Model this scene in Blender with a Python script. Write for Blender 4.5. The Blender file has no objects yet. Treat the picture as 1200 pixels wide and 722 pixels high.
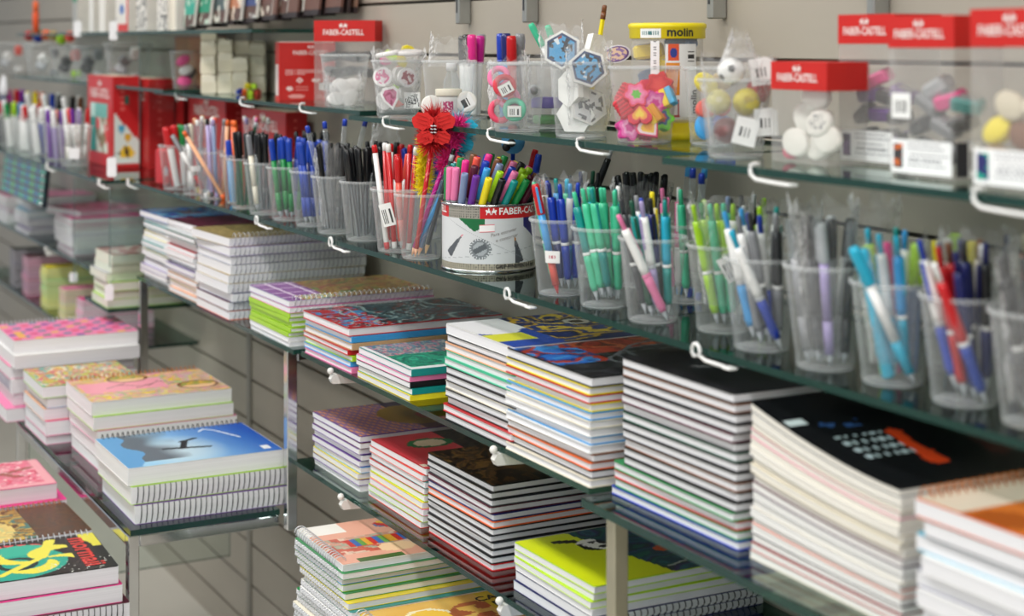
import bpy, math, random
from mathutils import Vector, Quaternion, Matrix, noise

# ------------------------------------------------------------------ camera
scn = bpy.context.scene
COL = scn.collection
YAW = math.radians(28.1)                       # angle between the view axis and the shelf wall
EYE = Vector((0.0, -1.30, 1.50))
FPX = 1900.0                                   # focal length in pixels of a 1200 px wide frame
cd = bpy.data.cameras.new('camera'); cam = bpy.data.objects.new('camera', cd); COL.objects.link(cam)
cam.location = EYE
cam.rotation_euler = (math.pi / 2, 0, math.pi / 2 - YAW)
cd.sensor_width = 36.0; cd.lens = FPX / 1200.0 * 36.0
cd.shift_y = -(361.0 - 48.0) / 1200.0
cd.clip_start = 0.05
cd.dof.use_dof = True; cd.dof.focus_distance = 2.40; cd.dof.aperture_fstop = 3.8
scn.camera = cam

# ------------------------------------------------------------------ world, exposure
w = bpy.data.worlds.new('world'); scn.world = w; w.use_nodes = True
bg = w.node_tree.nodes['Background']; bg.inputs[0].default_value = (0.86, 0.93, 1.0, 1); bg.inputs[1].default_value = 0.56
vs = scn.view_settings
vs.view_transform = 'Standard'; vs.look = 'None'; vs.exposure = -0.24; vs.gamma = 1.0; vs.use_curve_mapping = False

# ------------------------------------------------------------------ ceiling strip lights (light of the shop, plus two added as fill)
def strip_light(x, y, power):
    ld = bpy.data.lights.new('strip_light', 'AREA'); ld.shape = 'RECTANGLE'
    ld.size = 1.2; ld.size_y = 0.28; ld.energy = power; ld.color = (1.0, 0.99, 0.975)
    lo = bpy.data.objects.new('strip_light', ld); COL.objects.link(lo)
    lo.location = (x, y, 2.80)
LAMPS = [(-4.9, -1.15), (-3.2, -1.15), (-1.5, -1.15), (0.2, -1.15), (-3.2, -3.1), (-1.2, -3.1), (0.8, -3.1), (2.0, -1.15)]  # last two are added fill lamps, brightening page ends from the camera side
for lx, ly in LAMPS:
    strip_light(lx, ly, 24)

# ------------------------------------------------------------------ helpers
rnd = random.Random(7)
def lin(c):
    return tuple((v / 12.92 if v <= 0.04045 else ((v + 0.055) / 1.055) ** 2.4) for v in c)
def hexc(s):
    return tuple(int(s[i:i + 2], 16) / 255 for i in (0, 2, 4))
CN = dict(red='c8141c', dark_red='7d1420', maroon='5a1830', pink='f07fb0', hot_pink='ee2f8f', magenta='c4188c', purple='6a2a98',
          lilac='a99ac8', navy='1c2266', blue='1d3fb0', royal='1740a8', sky='3fa0e0', aqua='22b0d0', teal='0f8f8a', mint='46c79a',
          green='1a8a46', dark_green='12503a', lime='a8d820', neon='c8ee28', yellow='f2de20', gold='b59a5c', orange='f06a28',
          peach='f2b48a', brown='7a4a2a', tan='c8a478', black='16171a', charcoal='36383c', grey='8a8c90', silver='b4b8bc', slate='7f90b4',
          white='f2f2f0', cream='efe8d4', clear='d8e0e2', coral='ee5a4a', beige='d6ccb4')
def RGB(c):
    if isinstance(c, str):
        return hexc(CN.get(c, c))
    return c

_m = {}
def newmat(name):
    m = bpy.data.materials.new(name); m.use_nodes = True
    nt = m.node_tree; nt.nodes.clear()
    out = nt.nodes.new('ShaderNodeOutputMaterial')
    return m, nt, out
def node(nt, t, **kw):
    n = nt.nodes.new(t)
    for k, v in kw.items():
        if k.startswith('i_'):
            n.inputs[k[2:].replace('_', ' ')].default_value = v
        else:
            setattr(n, k, v)
    return n
def plastic(c, rough=0.35, metal=0.0, coat=0.0, spec=0.5):
    """plain moulded or painted surface with a faint procedural tone variation"""
    rgb = RGB(c); key = ('pl', rgb, rough, metal, coat)
    if key in _m: return _m[key]
    m, nt, out = newmat('surface_%s_%d' % (c if isinstance(c, str) else 'mix', len(_m)))
    p = node(nt, 'ShaderNodeBsdfPrincipled'); p.inputs['Roughness'].default_value = rough
    p.inputs['Metallic'].default_value = metal; p.inputs['Coat Weight'].default_value = coat
    n = node(nt, 'ShaderNodeTexNoise'); n.inputs['Scale'].default_value = 35
    co = node(nt, 'ShaderNodeTexCoord'); nt.links.new(co.outputs['Object'], n.inputs['Vector'])
    r = node(nt, 'ShaderNodeMix'); r.data_type = 'RGBA'
    l = lin(rgb); r.inputs[6].default_value = (*[v * 0.9 for v in l], 1); r.inputs[7].default_value = (*[min(1, v * 1.08) for v in l], 1)
    nt.links.new(n.outputs['Fac'], r.inputs[0]); nt.links.new(r.outputs[2], p.inputs['Base Color'])
    nt.links.new(p.outputs[0], out.inputs[0])
    _m[key] = m; return m
def see_through(name, tint, base, edge, body, rough, bump=0.0, bscale=60):
    """thin clear sheet: transparent, with a glossy/milky skin that grows towards grazing angles"""
    if name in _m: return _m[name]
    m, nt, out = newmat(name)
    tr = node(nt, 'ShaderNodeBsdfTransparent'); tr.inputs[0].default_value = (*tint, 1)
    p = node(nt, 'ShaderNodeBsdfPrincipled'); p.inputs['Base Color'].default_value = (*body, 1); p.inputs['Roughness'].default_value = rough
    lw = node(nt, 'ShaderNodeLayerWeight'); lw.inputs[0].default_value = 0.5
    pw = node(nt, 'ShaderNodeMath', operation='POWER'); pw.inputs[1].default_value = 2.5
    nt.links.new(lw.outputs['Facing'], pw.inputs[0])
    ma = node(nt, 'ShaderNodeMath', operation='MULTIPLY_ADD'); ma.inputs[1].default_value = edge; ma.inputs[2].default_value = base
    nt.links.new(pw.outputs[0], ma.inputs[0])
    mx = node(nt, 'ShaderNodeMixShader')
    if bump:
        n = node(nt, 'ShaderNodeTexNoise'); n.inputs['Scale'].default_value = bscale; n.inputs['Detail'].default_value = 3
        co = node(nt, 'ShaderNodeTexCoord'); nt.links.new(co.outputs['Object'], n.inputs['Vector'])
        b = node(nt, 'ShaderNodeBump'); b.inputs['Strength'].default_value = bump; b.inputs['Distance'].default_value = 0.01
        nt.links.new(n.outputs['Fac'], b.inputs['Height'])
        nt.links.new(b.outputs[0], p.inputs['Normal']); nt.links.new(b.outputs[0], lw.inputs['Normal'])
    nt.links.new(ma.outputs[0], mx.inputs[0]); nt.links.new(tr.outputs[0], mx.inputs[1]); nt.links.new(p.outputs[0], mx.inputs[2])
    nt.links.new(mx.outputs[0], out.inputs[0])
    _m[name] = m; return m
def glass_mat():
    if 'glass' in _m: return _m['glass']
    m, nt, out = newmat('shelf_glass')
    tr = node(nt, 'ShaderNodeBsdfTransparent'); tr.inputs[0].default_value = (0.93, 0.97, 0.955, 1)
    g = node(nt, 'ShaderNodeBsdfGlossy'); g.inputs['Roughness'].default_value = 0.03
    g.inputs[0].default_value = (0.85, 0.93, 0.9, 1)
    fr = node(nt, 'ShaderNodeFresnel'); fr.inputs[0].default_value = 1.5
    mx = node(nt, 'ShaderNodeMixShader')
    nt.links.new(fr.outputs[0], mx.inputs[0]); nt.links.new(tr.outputs[0], mx.inputs[1]); nt.links.new(g.outputs[0], mx.inputs[2])
    nt.links.new(mx.outputs[0], out.inputs[0])
    _m['glass'] = m; return m
def glass_edge_mat():
    if 'gedge' in _m: return _m['gedge']
    m, nt, out = newmat('shelf_glass_edge')
    p = node(nt, 'ShaderNodeBsdfPrincipled'); p.inputs['Base Color'].default_value = (0.014, 0.058, 0.046, 1); p.inputs['Roughness'].default_value = 0.12
    tr = node(nt, 'ShaderNodeBsdfTransparent'); tr.inputs[0].default_value = (0.35, 0.62, 0.52, 1)
    mx = node(nt, 'ShaderNodeMixShader'); mx.inputs[0].default_value = 0.78
    nt.links.new(tr.outputs[0], mx.inputs[1]); nt.links.new(p.outputs[0], mx.inputs[2]); nt.links.new(mx.outputs[0], out.inputs[0])
    _m['gedge'] = m; return m
def paper_mat(c='f1f1f4', amt=0.8):
    key = ('paper', c)
    if key in _m: return _m[key]
    m, nt, out = newmat('page_edges')
    p = node(nt, 'ShaderNodeBsdfPrincipled'); p.inputs['Roughness'].default_value = 0.8
    co = node(nt, 'ShaderNodeTexCoord'); mp = node(nt, 'ShaderNodeMapping'); mp.inputs['Scale'].default_value = (3, 3, 900)
    nt.links.new(co.outputs['Object'], mp.inputs[0])
    n = node(nt, 'ShaderNodeTexNoise'); n.inputs['Scale'].default_value = 1.0; n.inputs['Detail'].default_value = 2
    nt.links.new(mp.outputs[0], n.inputs['Vector'])
    r = node(nt, 'ShaderNodeMix'); r.data_type = 'RGBA'; l = lin(RGB(c))
    r.inputs[6].default_value = (*[v * amt for v in l], 1); r.inputs[7].default_value = (*l, 1)
    nt.links.new(n.outputs['Fac'], r.inputs[0]); nt.links.new(r.outputs[2], p.inputs['Base Color'])
    nt.links.new(p.outputs[0], out.inputs[0])
    _m[key] = m; return m
def print_mat(rough=0.28):
    key = ('print', rough)
    if key in _m: return _m[key]
    m, nt, out = newmat('printed_surface')
    a = node(nt, 'ShaderNodeAttribute', attribute_name='Col')
    p = node(nt, 'ShaderNodeBsdfPrincipled'); p.inputs['Roughness'].default_value = rough
    nt.links.new(a.outputs['Color'], p.inputs['Base Color']); nt.links.new(p.outputs[0], out.inputs[0])
    _m[key] = m; return m
def wall_mat(c):
    m, nt, out = newmat('slat_laminate')
    p = node(nt, 'ShaderNodeBsdfPrincipled'); p.inputs['Roughness'].default_value = 0.45
    co = node(nt, 'ShaderNodeTexCoord'); mp = node(nt, 'ShaderNodeMapping'); mp.inputs['Scale'].default_value = (1.5, 1.5, 4)
    nt.links.new(co.outputs['Object'], mp.inputs[0])
    n = node(nt, 'ShaderNodeTexNoise'); n.inputs['Scale'].default_value = 3; n.inputs['Detail'].default_value = 4
    nt.links.new(mp.outputs[0], n.inputs['Vector'])
    r = node(nt, 'ShaderNodeMix'); r.data_type = 'RGBA'; l = lin(RGB(c))
    r.inputs[6].default_value = (*[v * 0.9 for v in l], 1); r.inputs[7].default_value = (*[min(1, v * 1.06) for v in l], 1)
    nt.links.new(n.outputs['Fac'], r.inputs[0]); nt.links.new(r.outputs[2], p.inputs['Base Color'])
    nt.links.new(p.outputs[0], out.inputs[0]); return m
CHROME = plastic('d8d9dc', 0.12, 1.0)
STEEL = plastic('b0b2b4', 0.35, 1.0)
CUP = see_through('cup_plastic', (0.97, 0.975, 0.975), 0.10, 0.5, (0.82, 0.84, 0.85), 0.16)
RIM = see_through('cup_rim_plastic', (0.95, 0.96, 0.96), 0.20, 0.45, (0.85, 0.87, 0.88), 0.15)
FILM = see_through('crinkled_film', (0.97, 0.97, 0.97), 0.12, 0.85, (0.9, 0.9, 0.9), 0.10, 1.0, 70)
BOXP = see_through('box_plastic', (0.96, 0.96, 0.955), 0.17, 0.4, (0.74, 0.73, 0.71), 0.12)
CLEARP = see_through('clear_barrel', (0.93, 0.95, 0.96), 0.09, 0.6, (0.75, 0.79, 0.82), 0.08)
WIRE_B = plastic('black', 0.35); WIRE_W = plastic('d8dade', 0.3, 0.3)

class MB:
    def __init__(s): s.v = []; s.f = []; s.m = []; s.sm = []; s.mi = 0; s.smooth = False; s.col = None
    def add(s, vs, fs):
        o = len(s.v); s.v += [tuple(q) for q in vs]
        for f in fs: s.f.append(tuple(i + o for i in f)); s.m.append(s.mi); s.sm.append(s.smooth)
        return s
    def mat(s, i, smooth=None):
        s.mi = i
        if smooth is not None: s.smooth = smooth
        return s
    def box(s, x0, x1, y0, y1, z0, z1):
        return s.add([(x0, y0, z0), (x1, y0, z0), (x1, y1, z0), (x0, y1, z0), (x0, y0, z1), (x1, y0, z1), (x1, y1, z1), (x0, y1, z1)],
                     [(3, 2, 1, 0), (4, 5, 6, 7), (0, 1, 5, 4), (1, 2, 6, 5), (2, 3, 7, 6), (3, 0, 4, 7)])
    def bbox(s, x0, x1, y0, y1, z0, z1, b):
        """box with chamfered vertical and horizontal edges"""
        vs = []
        for z, i in ((z0, b), (z0 + b, 0), (z1 - b, 0), (z1, b)):
            c = b if i == 0 else b * 1.6
            vs += [(x0 + c, y0 + i, z), (x1 - c, y0 + i, z), (x1 - i, y0 + c, z), (x1 - i, y1 - c, z), (x1 - c, y1 - i, z), (x0 + c, y1 - i, z), (x0 + i, y1 - c, z), (x0 + i, y0 + c, z)]
        fs = [tuple(range(7, -1, -1)), tuple(range(24, 32))]
        for k in range(3):
            for j in range(8): fs.append((k * 8 + j, k * 8 + (j + 1) % 8, k * 8 + 8 + (j + 1) % 8, k * 8 + 8 + j))
        return s.add(vs, fs)
    def lathe(s, prof, n=12, c=(0, 0, 0), cap=(True, True), sx=1, sy=1):
        vs = []; fs = []
        for r, z in prof:
            for k in range(n):
                a = 2 * math.pi * k / n; vs.append((c[0] + r * math.cos(a) * sx, c[1] + r * math.sin(a) * sy, c[2] + z))
        for i in range(len(prof) - 1):
            for k in range(n): fs.append((i * n + k, i * n + (k + 1) % n, (i + 1) * n + (k + 1) % n, (i + 1) * n + k))
        if cap[0]: fs.append(tuple(range(n - 1, -1, -1)))
        if cap[1]: o = (len(prof) - 1) * n; fs.append(tuple(range(o, o + n)))
        return s.add(vs, fs)
    def tube(s, pts, r, n=6, closed=False):
        pts = [Vector(p) for p in pts]; vs = []; fs = []; N = len(pts)
        up = Vector((0.13, 0.31, 0.94))
        for i, p in enumerate(pts):
            d = (pts[(i + 1) % N] - pts[i - 1]) if closed else (pts[min(i + 1, N - 1)] - pts[max(i - 1, 0)])
            d.normalize(); a = d.cross(up)
            if a.length < 1e-4: a = d.cross(Vector((1, 0, 0)))
            a.normalize(); b = d.cross(a)
            for k in range(n):
                t = 2 * math.pi * k / n; vs.append(p + a * (r * math.cos(t)) + b * (r * math.sin(t)))
        for i in range(N if closed else N - 1):
            j = (i + 1) % N
            for k in range(n): fs.append((i * n + k, i * n + (k + 1) % n, j * n + (k + 1) % n, j * n + k))
        if not closed: fs += [tuple(range(n - 1, -1, -1)), tuple(range((N - 1) * n, N * n))]
        return s.add(vs, fs)
    def prism(s, poly, h0, h1, plane='xy'):
        n = len(poly)
        T = {'xy': lambda p, h: (p[0], p[1], h), 'xz': lambda p, h: (p[0], h, p[1]), 'yz': lambda p, h: (h, p[0], p[1])}[plane]
        vs = [T(p, h0) for p in poly] + [T(p, h1) for p in poly]
        fs = [tuple(range(n - 1, -1, -1)), tuple(range(n, 2 * n))] + [(i, (i + 1) % n, n + (i + 1) % n, n + i) for i in range(n)]
        return s.add(vs, fs)
    def mesh(s, name):
        me = bpy.data.meshes.new(name); me.from_pydata(s.v, [], s.f)
        me.polygons.foreach_set('material_index', s.m); me.polygons.foreach_set('use_smooth', s.sm)
        for _ in range(max(s.m, default=0) + 1): me.materials.append(None)
        me.update(); return me
ALL = []
def link(name, me, mats, parent=None, loc=(0, 0, 0), rot=None):
    o = bpy.data.objects.new(name, me); COL.objects.link(o); o.location = loc
    if rot is not None:
        if isinstance(rot, Quaternion): o.rotation_mode = 'QUATERNION'; o.rotation_quaternion = rot
        else: o.rotation_euler = rot
    if parent is not None: o.parent = parent
    if mats is not None:
        if not isinstance(mats, (list, tuple)): mats = [mats]
        for i, m in enumerate(mats):
            o.material_slots[i].link = 'OBJECT'; o.material_slots[i].material = m
    return o
def tag(o, label, cat, group=None):
    o['label'] = label; o['category'] = cat
    if group: o['group'] = group
    ALL.append(o); return o
def thing(name, label, cat, loc=(0, 0, 0), rot=None, group=None):
    o = link(name, None, None, None, loc, rot); o.empty_display_size = 0.02
    return tag(o, label, cat, group)
def struct(o): o['kind'] = 'structure'; return o
_cache = {}
def cached(key, fn):
    if key not in _cache: _cache[key] = fn()
    return _cache[key]

F2 = Vector((-math.cos(YAW), math.sin(YAW))); R2 = Vector((math.sin(YAW), math.cos(YAW)))
def x_at(u, y):
    """world x on the line at distance y from the wall that the photo shows at column u"""
    a = (u - 600.0) / FPX; dx = F2.x + R2.x * a; dy = F2.y + R2.y * a
    return (y - EYE.y) / dy * dx

def grid_print(nx, ny, place, fn):
    """printed sheet: grid of nx*ny cells, each coloured by fn(s, t); place(s, t) gives the position"""
    vs = [place(i / nx, j / ny) for j in range(ny + 1) for i in range(nx + 1)]
    fs = []; cols = []
    for j in range(ny):
        for i in range(nx):
            a = j * (nx + 1) + i; fs.append((a, a + 1, a + nx + 2, a + nx + 1))
            cols.append((*lin(tuple(min(1, max(0, q)) for q in fn((i + .5) / nx, (j + .5) / ny))), 1))
    me = bpy.data.meshes.new('print'); me.from_pydata(vs, [], fs)
    at = me.color_attributes.new('Col', 'FLOAT_COLOR', 'CORNER')
    flat = []
    for c in cols: flat += list(c) * 4
    at.data.foreach_set('color', flat)
    me.materials.append(None); me.update(); return me
def text_mesh(txt, size, fn=None, align='CENTER', bold=0.0, sx=1.0):
    key = ('txt', txt, size, align, bold, sx)
    cu = bpy.data.curves.new('text', 'FONT'); cu.body = txt; cu.size = size; cu.align_x = align; cu.align_y = 'CENTER'
    cu.resolution_u = 2; cu.offset = bold
    o = bpy.data.objects.new('text', cu); COL.objects.link(o)
    me = bpy.data.meshes.new_from_object(o); bpy.data.objects.remove(o); bpy.data.curves.remove(cu)
    for v in me.vertices:
        p = Vector((v.co.x * sx, v.co.y, 0)); v.co = fn(p) if fn else p
    me.materials.clear(); me.materials.append(None); me.update(); return me
def N2(s, t, k=1.0, seed=0): return noise.noise(Vector((s * k + seed * 7.3, t * k - seed * 3.1, seed * 1.7)))
def mixc(a, b, f): return tuple(x + (y - x) * f for x, y in zip(a, b))
ORD = ['top', 'second from top', 'third from top', 'fourth from top', 'fifth from top', 'sixth from top', 'seventh from top', 'eighth from top', 'ninth from top', 'tenth from top',
       'eleventh from top', 'twelfth from top', 'thirteenth from top', 'fourteenth from top', 'fifteenth from top', 'sixteenth from top', 'seventeenth from top', 'eighteenth from top', 'nineteenth from top', 'twentieth from top']
# ------------------------------------------------------------------ the room
XL, XR = -9.0, 0.9
Z_UP, Z_PEN, Z_NB, Z_LOW, Z_BOT = 1.370, 1.167, 0.965, 0.763, 0.560
SLAT = wall_mat('aba396'); GROOVE = plastic('5e5a52', 0.7)
wb = struct(link('wall_back', MB().box(XL, XR, 0.012, 0.06, 0, 2.9).mesh('wall_back'), GROOVE))
z = 0.074
slat_me = MB().bbox(XL, XR, 0.0, 0.0125, 0.0028, 0.0972, 0.0012).mesh('slat')
while z < 2.8:
    link('slat', slat_me, SLAT, wb, (0, 0, z)); z += 0.1
link('slat', MB().box(XL, XR, 0, 0.0125, 0, 0.070).mesh('slat_low'), SLAT, wb)
for xs in (x_at(293, 0),):
    link('joint_strip', MB().bbox(-0.014, 0.014, -0.004, 0.001, 0.02, 2.85, 0.001).mesh('joint_strip'), plastic('8f8c84', 0.4, 0.5), wb, (xs, 0, 0))
FLOORM = wall_mat('c8c4ba')
struct(link('floor', MB().box(XL, 4, -7, 0.06, -0.06, 0).mesh('floor'), FLOORM))
struct(link('ceiling', MB().box(XL, 4, -7, 0.06, 2.9, 2.96).mesh('ceiling'), plastic('e6e4de', 0.8)))
em, ent, eout = newmat('lamp_diffuser'); e_ = node(ent, 'ShaderNodeEmission'); e_.inputs[0].default_value = (1, 0.98, 0.95, 1); e_.inputs[1].default_value = 3.0
ent.links.new(e_.outputs[0], eout.inputs[0])
WL = ['farthest down the aisle', 'over the step stand', 'over the near pen cups', 'right above the viewer', 'in the back row, farther one', 'in the back row, middle one', 'added as fill in the back row, behind the viewer', 'added as fill behind the viewer, over the aisle']
for k, (lx, ly) in enumerate(LAMPS):
    t = thing('ceiling_lamp', 'white strip ceiling lamp ' + WL[k], 'lamp', (lx, ly, 2.82), group='strip lamps on the ceiling')
    link('housing', MB().bbox(-0.63, 0.63, -0.17, 0.17, 0.012, 0.08, 0.01).mesh('housing'), plastic('white', 0.5), t)
    link('diffuser', MB().bbox(-0.60, 0.60, -0.14, 0.14, 0.0, 0.0118, 0.004).mesh('diffuser'), em, t)

# ------------------------------------------------------------------ glass shelves and their supports
def glass_slab(label, x0, x1, y0, y1, ztop, th=0.008, name='glass_shelf'):
    b = MB(); b.box(x0, x1, y0, y1, ztop - th, ztop)
    b.m[-6:] = [0, 0, 1, 1, 1, 1]
    o = link(name, b.mesh(name), [glass_mat(), glass_edge_mat()])
    return tag(o, label, 'shelf', 'clear glass shelves')
Y_UP1, Y_PEN, Y_NB, Y_LOW = -0.205, -0.285, -0.305, -0.295
glass_slab('short glass shelf carrying the cream eraser blocks and small red box', -4.02, -2.685, -0.175, -0.004, 1.375)
glass_slab('upper glass shelf under the skull-print eraser cup, above feather pens', -2.64, -2.075, -0.215, -0.004, Z_UP)
glass_slab('upper glass shelf carrying the hexagon erasers and yellow tub', -2.06, -1.545, -0.228, -0.004, Z_UP)
glass_slab('upper glass shelf at right carrying the tall red-topped boxes', -1.525, -0.45, -0.295, -0.004, Z_UP)
glass_slab('pen shelf glass panel under the straw pens, far part of the row', -3.83, -2.805, Y_PEN, -0.004, Z_PEN)
glass_slab('middle pen shelf glass panel under the round marker tin', -2.80, -1.645, Y_PEN, -0.004, Z_PEN)
glass_slab('right pen shelf glass panel under the blurred near pen cups', -1.64, -0.45, Y_PEN - 0.003, -0.004, Z_PEN)
glass_slab('notebook shelf glass on white arms under the hardcover stacks', -2.635, -1.668, Y_NB, -0.004, Z_NB)
glass_slab('lower glass shelf under the purple and red notebook stacks', -2.70, -1.45, Y_LOW, -0.004, Z_LOW)
glass_slab('lowest glass shelf under the sketchbook stack', -2.46, -1.3, -0.43, -0.004, Z_BOT)
glass_slab('glass top of the chrome step stand under the spiral notebooks', -3.67, -2.655, -0.312, -0.004, Z_NB)
glass_slab('low glass step carrying the blue sky notebook stack', -3.95, -2.722, -0.578, -0.312, 0.672, 0.010)
glass_slab('lowest glass step carrying the black-covered notebooks', -3.95, -2.70, -0.90, -0.600, 0.425, 0.010)
glass_slab('glass top resting on the single chrome post at right', -1.635, -0.45, -0.335, -0.004, Z_NB, 0.010)
glass_slab('far glass shelf with the pink notebook stacks', -5.9, -3.98, -0.24, -0.004, 0.885)
glass_slab('far lower glass shelf with the yellow-green notebook stack', -5.9, -4.2, -0.26, -0.004, 0.70)
glass_slab('little glass ledge under the pale green notebook stack', -3.97, -3.74, -0.36, -0.004, 0.88)
glass_slab('far pen shelf glass under the white and purple markers', -6.2, -3.87, -0.345, -0.004, Z_PEN)
glass_slab('far upper glass shelf with the clear tubs', -5.6, -3.78, -0.22, -0.004, 1.385)
glass_slab('topmost far glass shelf with the picture packs', -5.6, -3.2, -0.20, -0.004, 1.525)
def panel(label, x, y0, y1, z0, z1):
    b = MB(); b.box(x - 0.004, x + 0.004, y0, y1, z0, z1); b.m[-6:] = [1, 1, 1, 0, 1, 0]
    tag(link('glass_divider', b.mesh('glass_divider'), [glass_mat(), glass_edge_mat()]), label, 'divider', 'upright glass dividers')
panel('upright glass divider beside the red craft boxes, nearer one', -3.725, -0.36, -0.01, 0.98, 1.16)
panel('upright glass divider by the far marker cups, farther one', -4.10, -0.355, -0.01, 0.90, 1.155)
panel('upright glass side panel under the low step, behind the chrome leg', -3.645, -0.558, -0.10, 0.30, 0.660)
panel('upright glass divider left of the cream eraser blocks', -4.06, -0.20, -0.01, 1.18, 1.515)

def hook(label, x, yf, zt):
    """white plastic price hook clipped over the front edge of a glass shelf"""
    y = yf
    loop = abs(zt - Z_PEN) < .001
    pts = [(0.058, -0.003, -0.0135), (0.03, -0.0035, -0.0128), (0.008, -0.0045, -0.0115), (0.001, -0.0052, -0.007), (0, -0.0055, -0.002), (0, -0.0045, 0.0022), (0, 0.0, 0.0036), (0, 0.006, 0.0034)]
    if loop:
        pts = [(0.055, -0.0035, -0.0125), (0.02, -0.0045, -0.0118)] + [(.004 + .0075 * math.cos(a), -.0055, -.0035 + .0078 * math.sin(a)) for a in (-.6, 0, .7, 1.4, 2.1, 2.8, 3.5, 4.2)] + [(.0, -.004, -.010), (.0, .010, -.0108)]
    t = thing('shelf_hook', label, 'hook', (x, y, zt), group='white hooks on the glass edges')
    link('hook_wire', MB().mat(0, True).tube(pts, 0.0021, 8).mesh('hook_wire'), plastic('white', 0.35), t)
    link('stop_tab', MB().bbox(0.052, 0.066, -0.006, 0.006, -0.0150, -0.0120, 0.001).mesh('stop_tab'), plastic('white', 0.35), t)
def arm(label, x, yf, zt):
    """white shelf arm reaching from the slat wall to the glass edge, with a round stop at the tip"""
    L = -yf
    t = thing('shelf_bracket', label, 'bracket', (x, yf, zt - 0.0085), group='white shelf brackets')
    prof = [(-0.006, -0.002), (-0.010, -0.009), (-0.006, -0.0165), (0.03, -0.0185), (L - 0.001, -0.034), (L - 0.001, -0.0005), (0.004, -0.0005)]
    link('arm', MB().prism(prof, -0.0055, 0.0055, 'yz').mesh('arm'), plastic('ecebe6', 0.4), t)
    k = [(0.0005, -0.006)] + [(0.0055 * math.cos(a), 0.0055 * math.sin(a)) for a in (-0.9, -0.4, 0, 0.4, 0.8, 1.2)] + [(0.0005, 0.0055)]
    link('stop_knob', MB().mat(0, True).lathe(k, 12, (0, -0.0085, 0.004)).mesh('stop_knob'), plastic('ecebe6', 0.4), t)
for u, y, zt, lb in ((303, Y_PEN, Z_PEN, 'white hook on the pen shelf edge over the gold spiral notebook'), (390, Y_PEN, Z_PEN, 'white hook on the pen shelf edge below the black pens'),
                     (597, Y_PEN, Z_PEN, 'white hook on the pen shelf edge below the round tin'), (818, Y_PEN - .003, Z_PEN, 'white loop hook on the pen shelf edge over the black notebooks'),
                     (152, Y_PEN, Z_PEN, 'white hook at the far end of the pen shelf edge'),
                     (208, -0.175, 1.375, 'white hook under the cup with pink erasers'), (284, -0.175, 1.375, 'white hook under the cream eraser blocks'), (354, -0.175, 1.375, 'white hook under the small red box'),
                     (452, -0.215, Z_UP, 'white hook under the skull-print eraser cup'), (575, -0.228, Z_UP, 'white hook under the pink hair-tie cup'), (680, -0.228, Z_UP, 'white hook under the hexagon eraser cup'),
                     (884, -0.295, Z_UP, 'white hook under the small red-topped box'), (1146, -0.295, Z_UP, 'white hook under the tallest box at right edge'),
                     (57, -0.345, Z_PEN, 'white hook below the purple markers on far shelf'), (118, -0.345, Z_PEN, 'white hook below the red craft box on far shelf')):
    hook(lb, x_at(u, y), y, zt)
for u, y, zt, lb in ((393, Y_NB, Z_NB, 'white bracket under the hardcover stack on the notebook shelf'), (585, Y_NB, Z_NB, 'white bracket under the dark red-and-blue notebook stack'),
                     (405, Y_LOW, Z_LOW, 'white bracket under the purple notebook stack'), (592, Y_LOW, Z_LOW, 'white bracket by the lime soccer notebooks'), (57, -0.24, 0.885, 'white bracket under the far pink notebook stacks')):
    arm(lb, x_at(u, y), y, zt)
# thin aluminium price strips hanging on the upper wall
for u, lb in ((533, 'grey metal bracket tip on the wall above the marker cup'), (611, 'grey metal bracket tip on the wall above the green pens'), (828, 'grey metal bracket tip on the wall right of yellow tub'), (1016, 'grey metal bracket tip on the wall above tall boxes')):
    t = thing('wall_bracket', lb, 'bracket', (x_at(u, -0.03), -0.03, 1.53), group='metal brackets on the upper wall')
    link('upright', MB().bbox(-0.007, 0.007, 0.004, 0.029, 0.0, 0.36, 0.002).mesh('upright'), plastic('a9aaa6', 0.3, 0.6), t)
    link('slot', MB().box(-0.002, 0.002, 0.0032, 0.0042, 0.02, 0.06).mesh('slot'), plastic('charcoal', 0.5), t)

# ------------------------------------------------------------------ chrome stands
def sq(b, x, y, z0, z1, s=0.0095): b.bbox(x - s, x + s, y - s, y + s, z0, z1, 0.0015)
def bar_y(b, x, y0, y1, z, s=0.0095): b.bbox(x - s, x + s, y0, y1, z - s, z + s, 0.0015)
def bar_x(b, x0, x1, y, z, s=0.0095): b.bbox(x0, x1, y - s, y + s, z - s, z + s, 0.0015)
st = thing('step_stand', 'chrome tube step stand with glass steps in front of the wall', 'stand', (-2.74, -0.57, 0))
def stp(name, x, y, fn):
    b = MB(); fn(b); link(name, b.mesh(name), CHROME, st, (2.74, 0.57, 0))
for x in (-2.735, -3.66):
    stp('leg', 0, 0, lambda b: sq(b, x, -0.571, 0.0, 0.661))
    stp('step_rail', 0, 0, lambda b: bar_y(b, x, -0.561, -0.3115, 0.6505))
    xx = -2.70 if x > -3 else x
    stp('riser', 0, 0, lambda b: sq(b, xx, -0.300, 0.641, 0.956))
    stp('top_rail', 0, 0, lambda b: bar_y(b, xx, -0.290, -0.002, 0.9465))
    stp('front_leg', 0, 0, lambda b: sq(b, x, -0.885, 0.0, 0.4145))
    stp('low_rail', 0, 0, lambda b: bar_y(b, x, -0.875, -0.5815, 0.405))
stp('cross_rail', 0, 0, lambda b: bar_x(b, -3.65, -2.745, -0.571, 0.6505))
st2 = thing('post_stand', 'square chrome post holding up the glass top in front of soccer notebooks', 'stand', (-1.583, -0.318, 0))
link('post', MB().bbox(-0.0095, 0.0095, -0.0095, 0.0095, 0, 0.953, 0.0015).mesh('post'), plastic('bdb9a4', 0.3, 0.85), st2)
link('foot', MB().bbox(-0.03, 0.03, -0.03, 0.03, 0.0, 0.008, 0.002).mesh('foot'), CHROME, st2)
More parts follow.
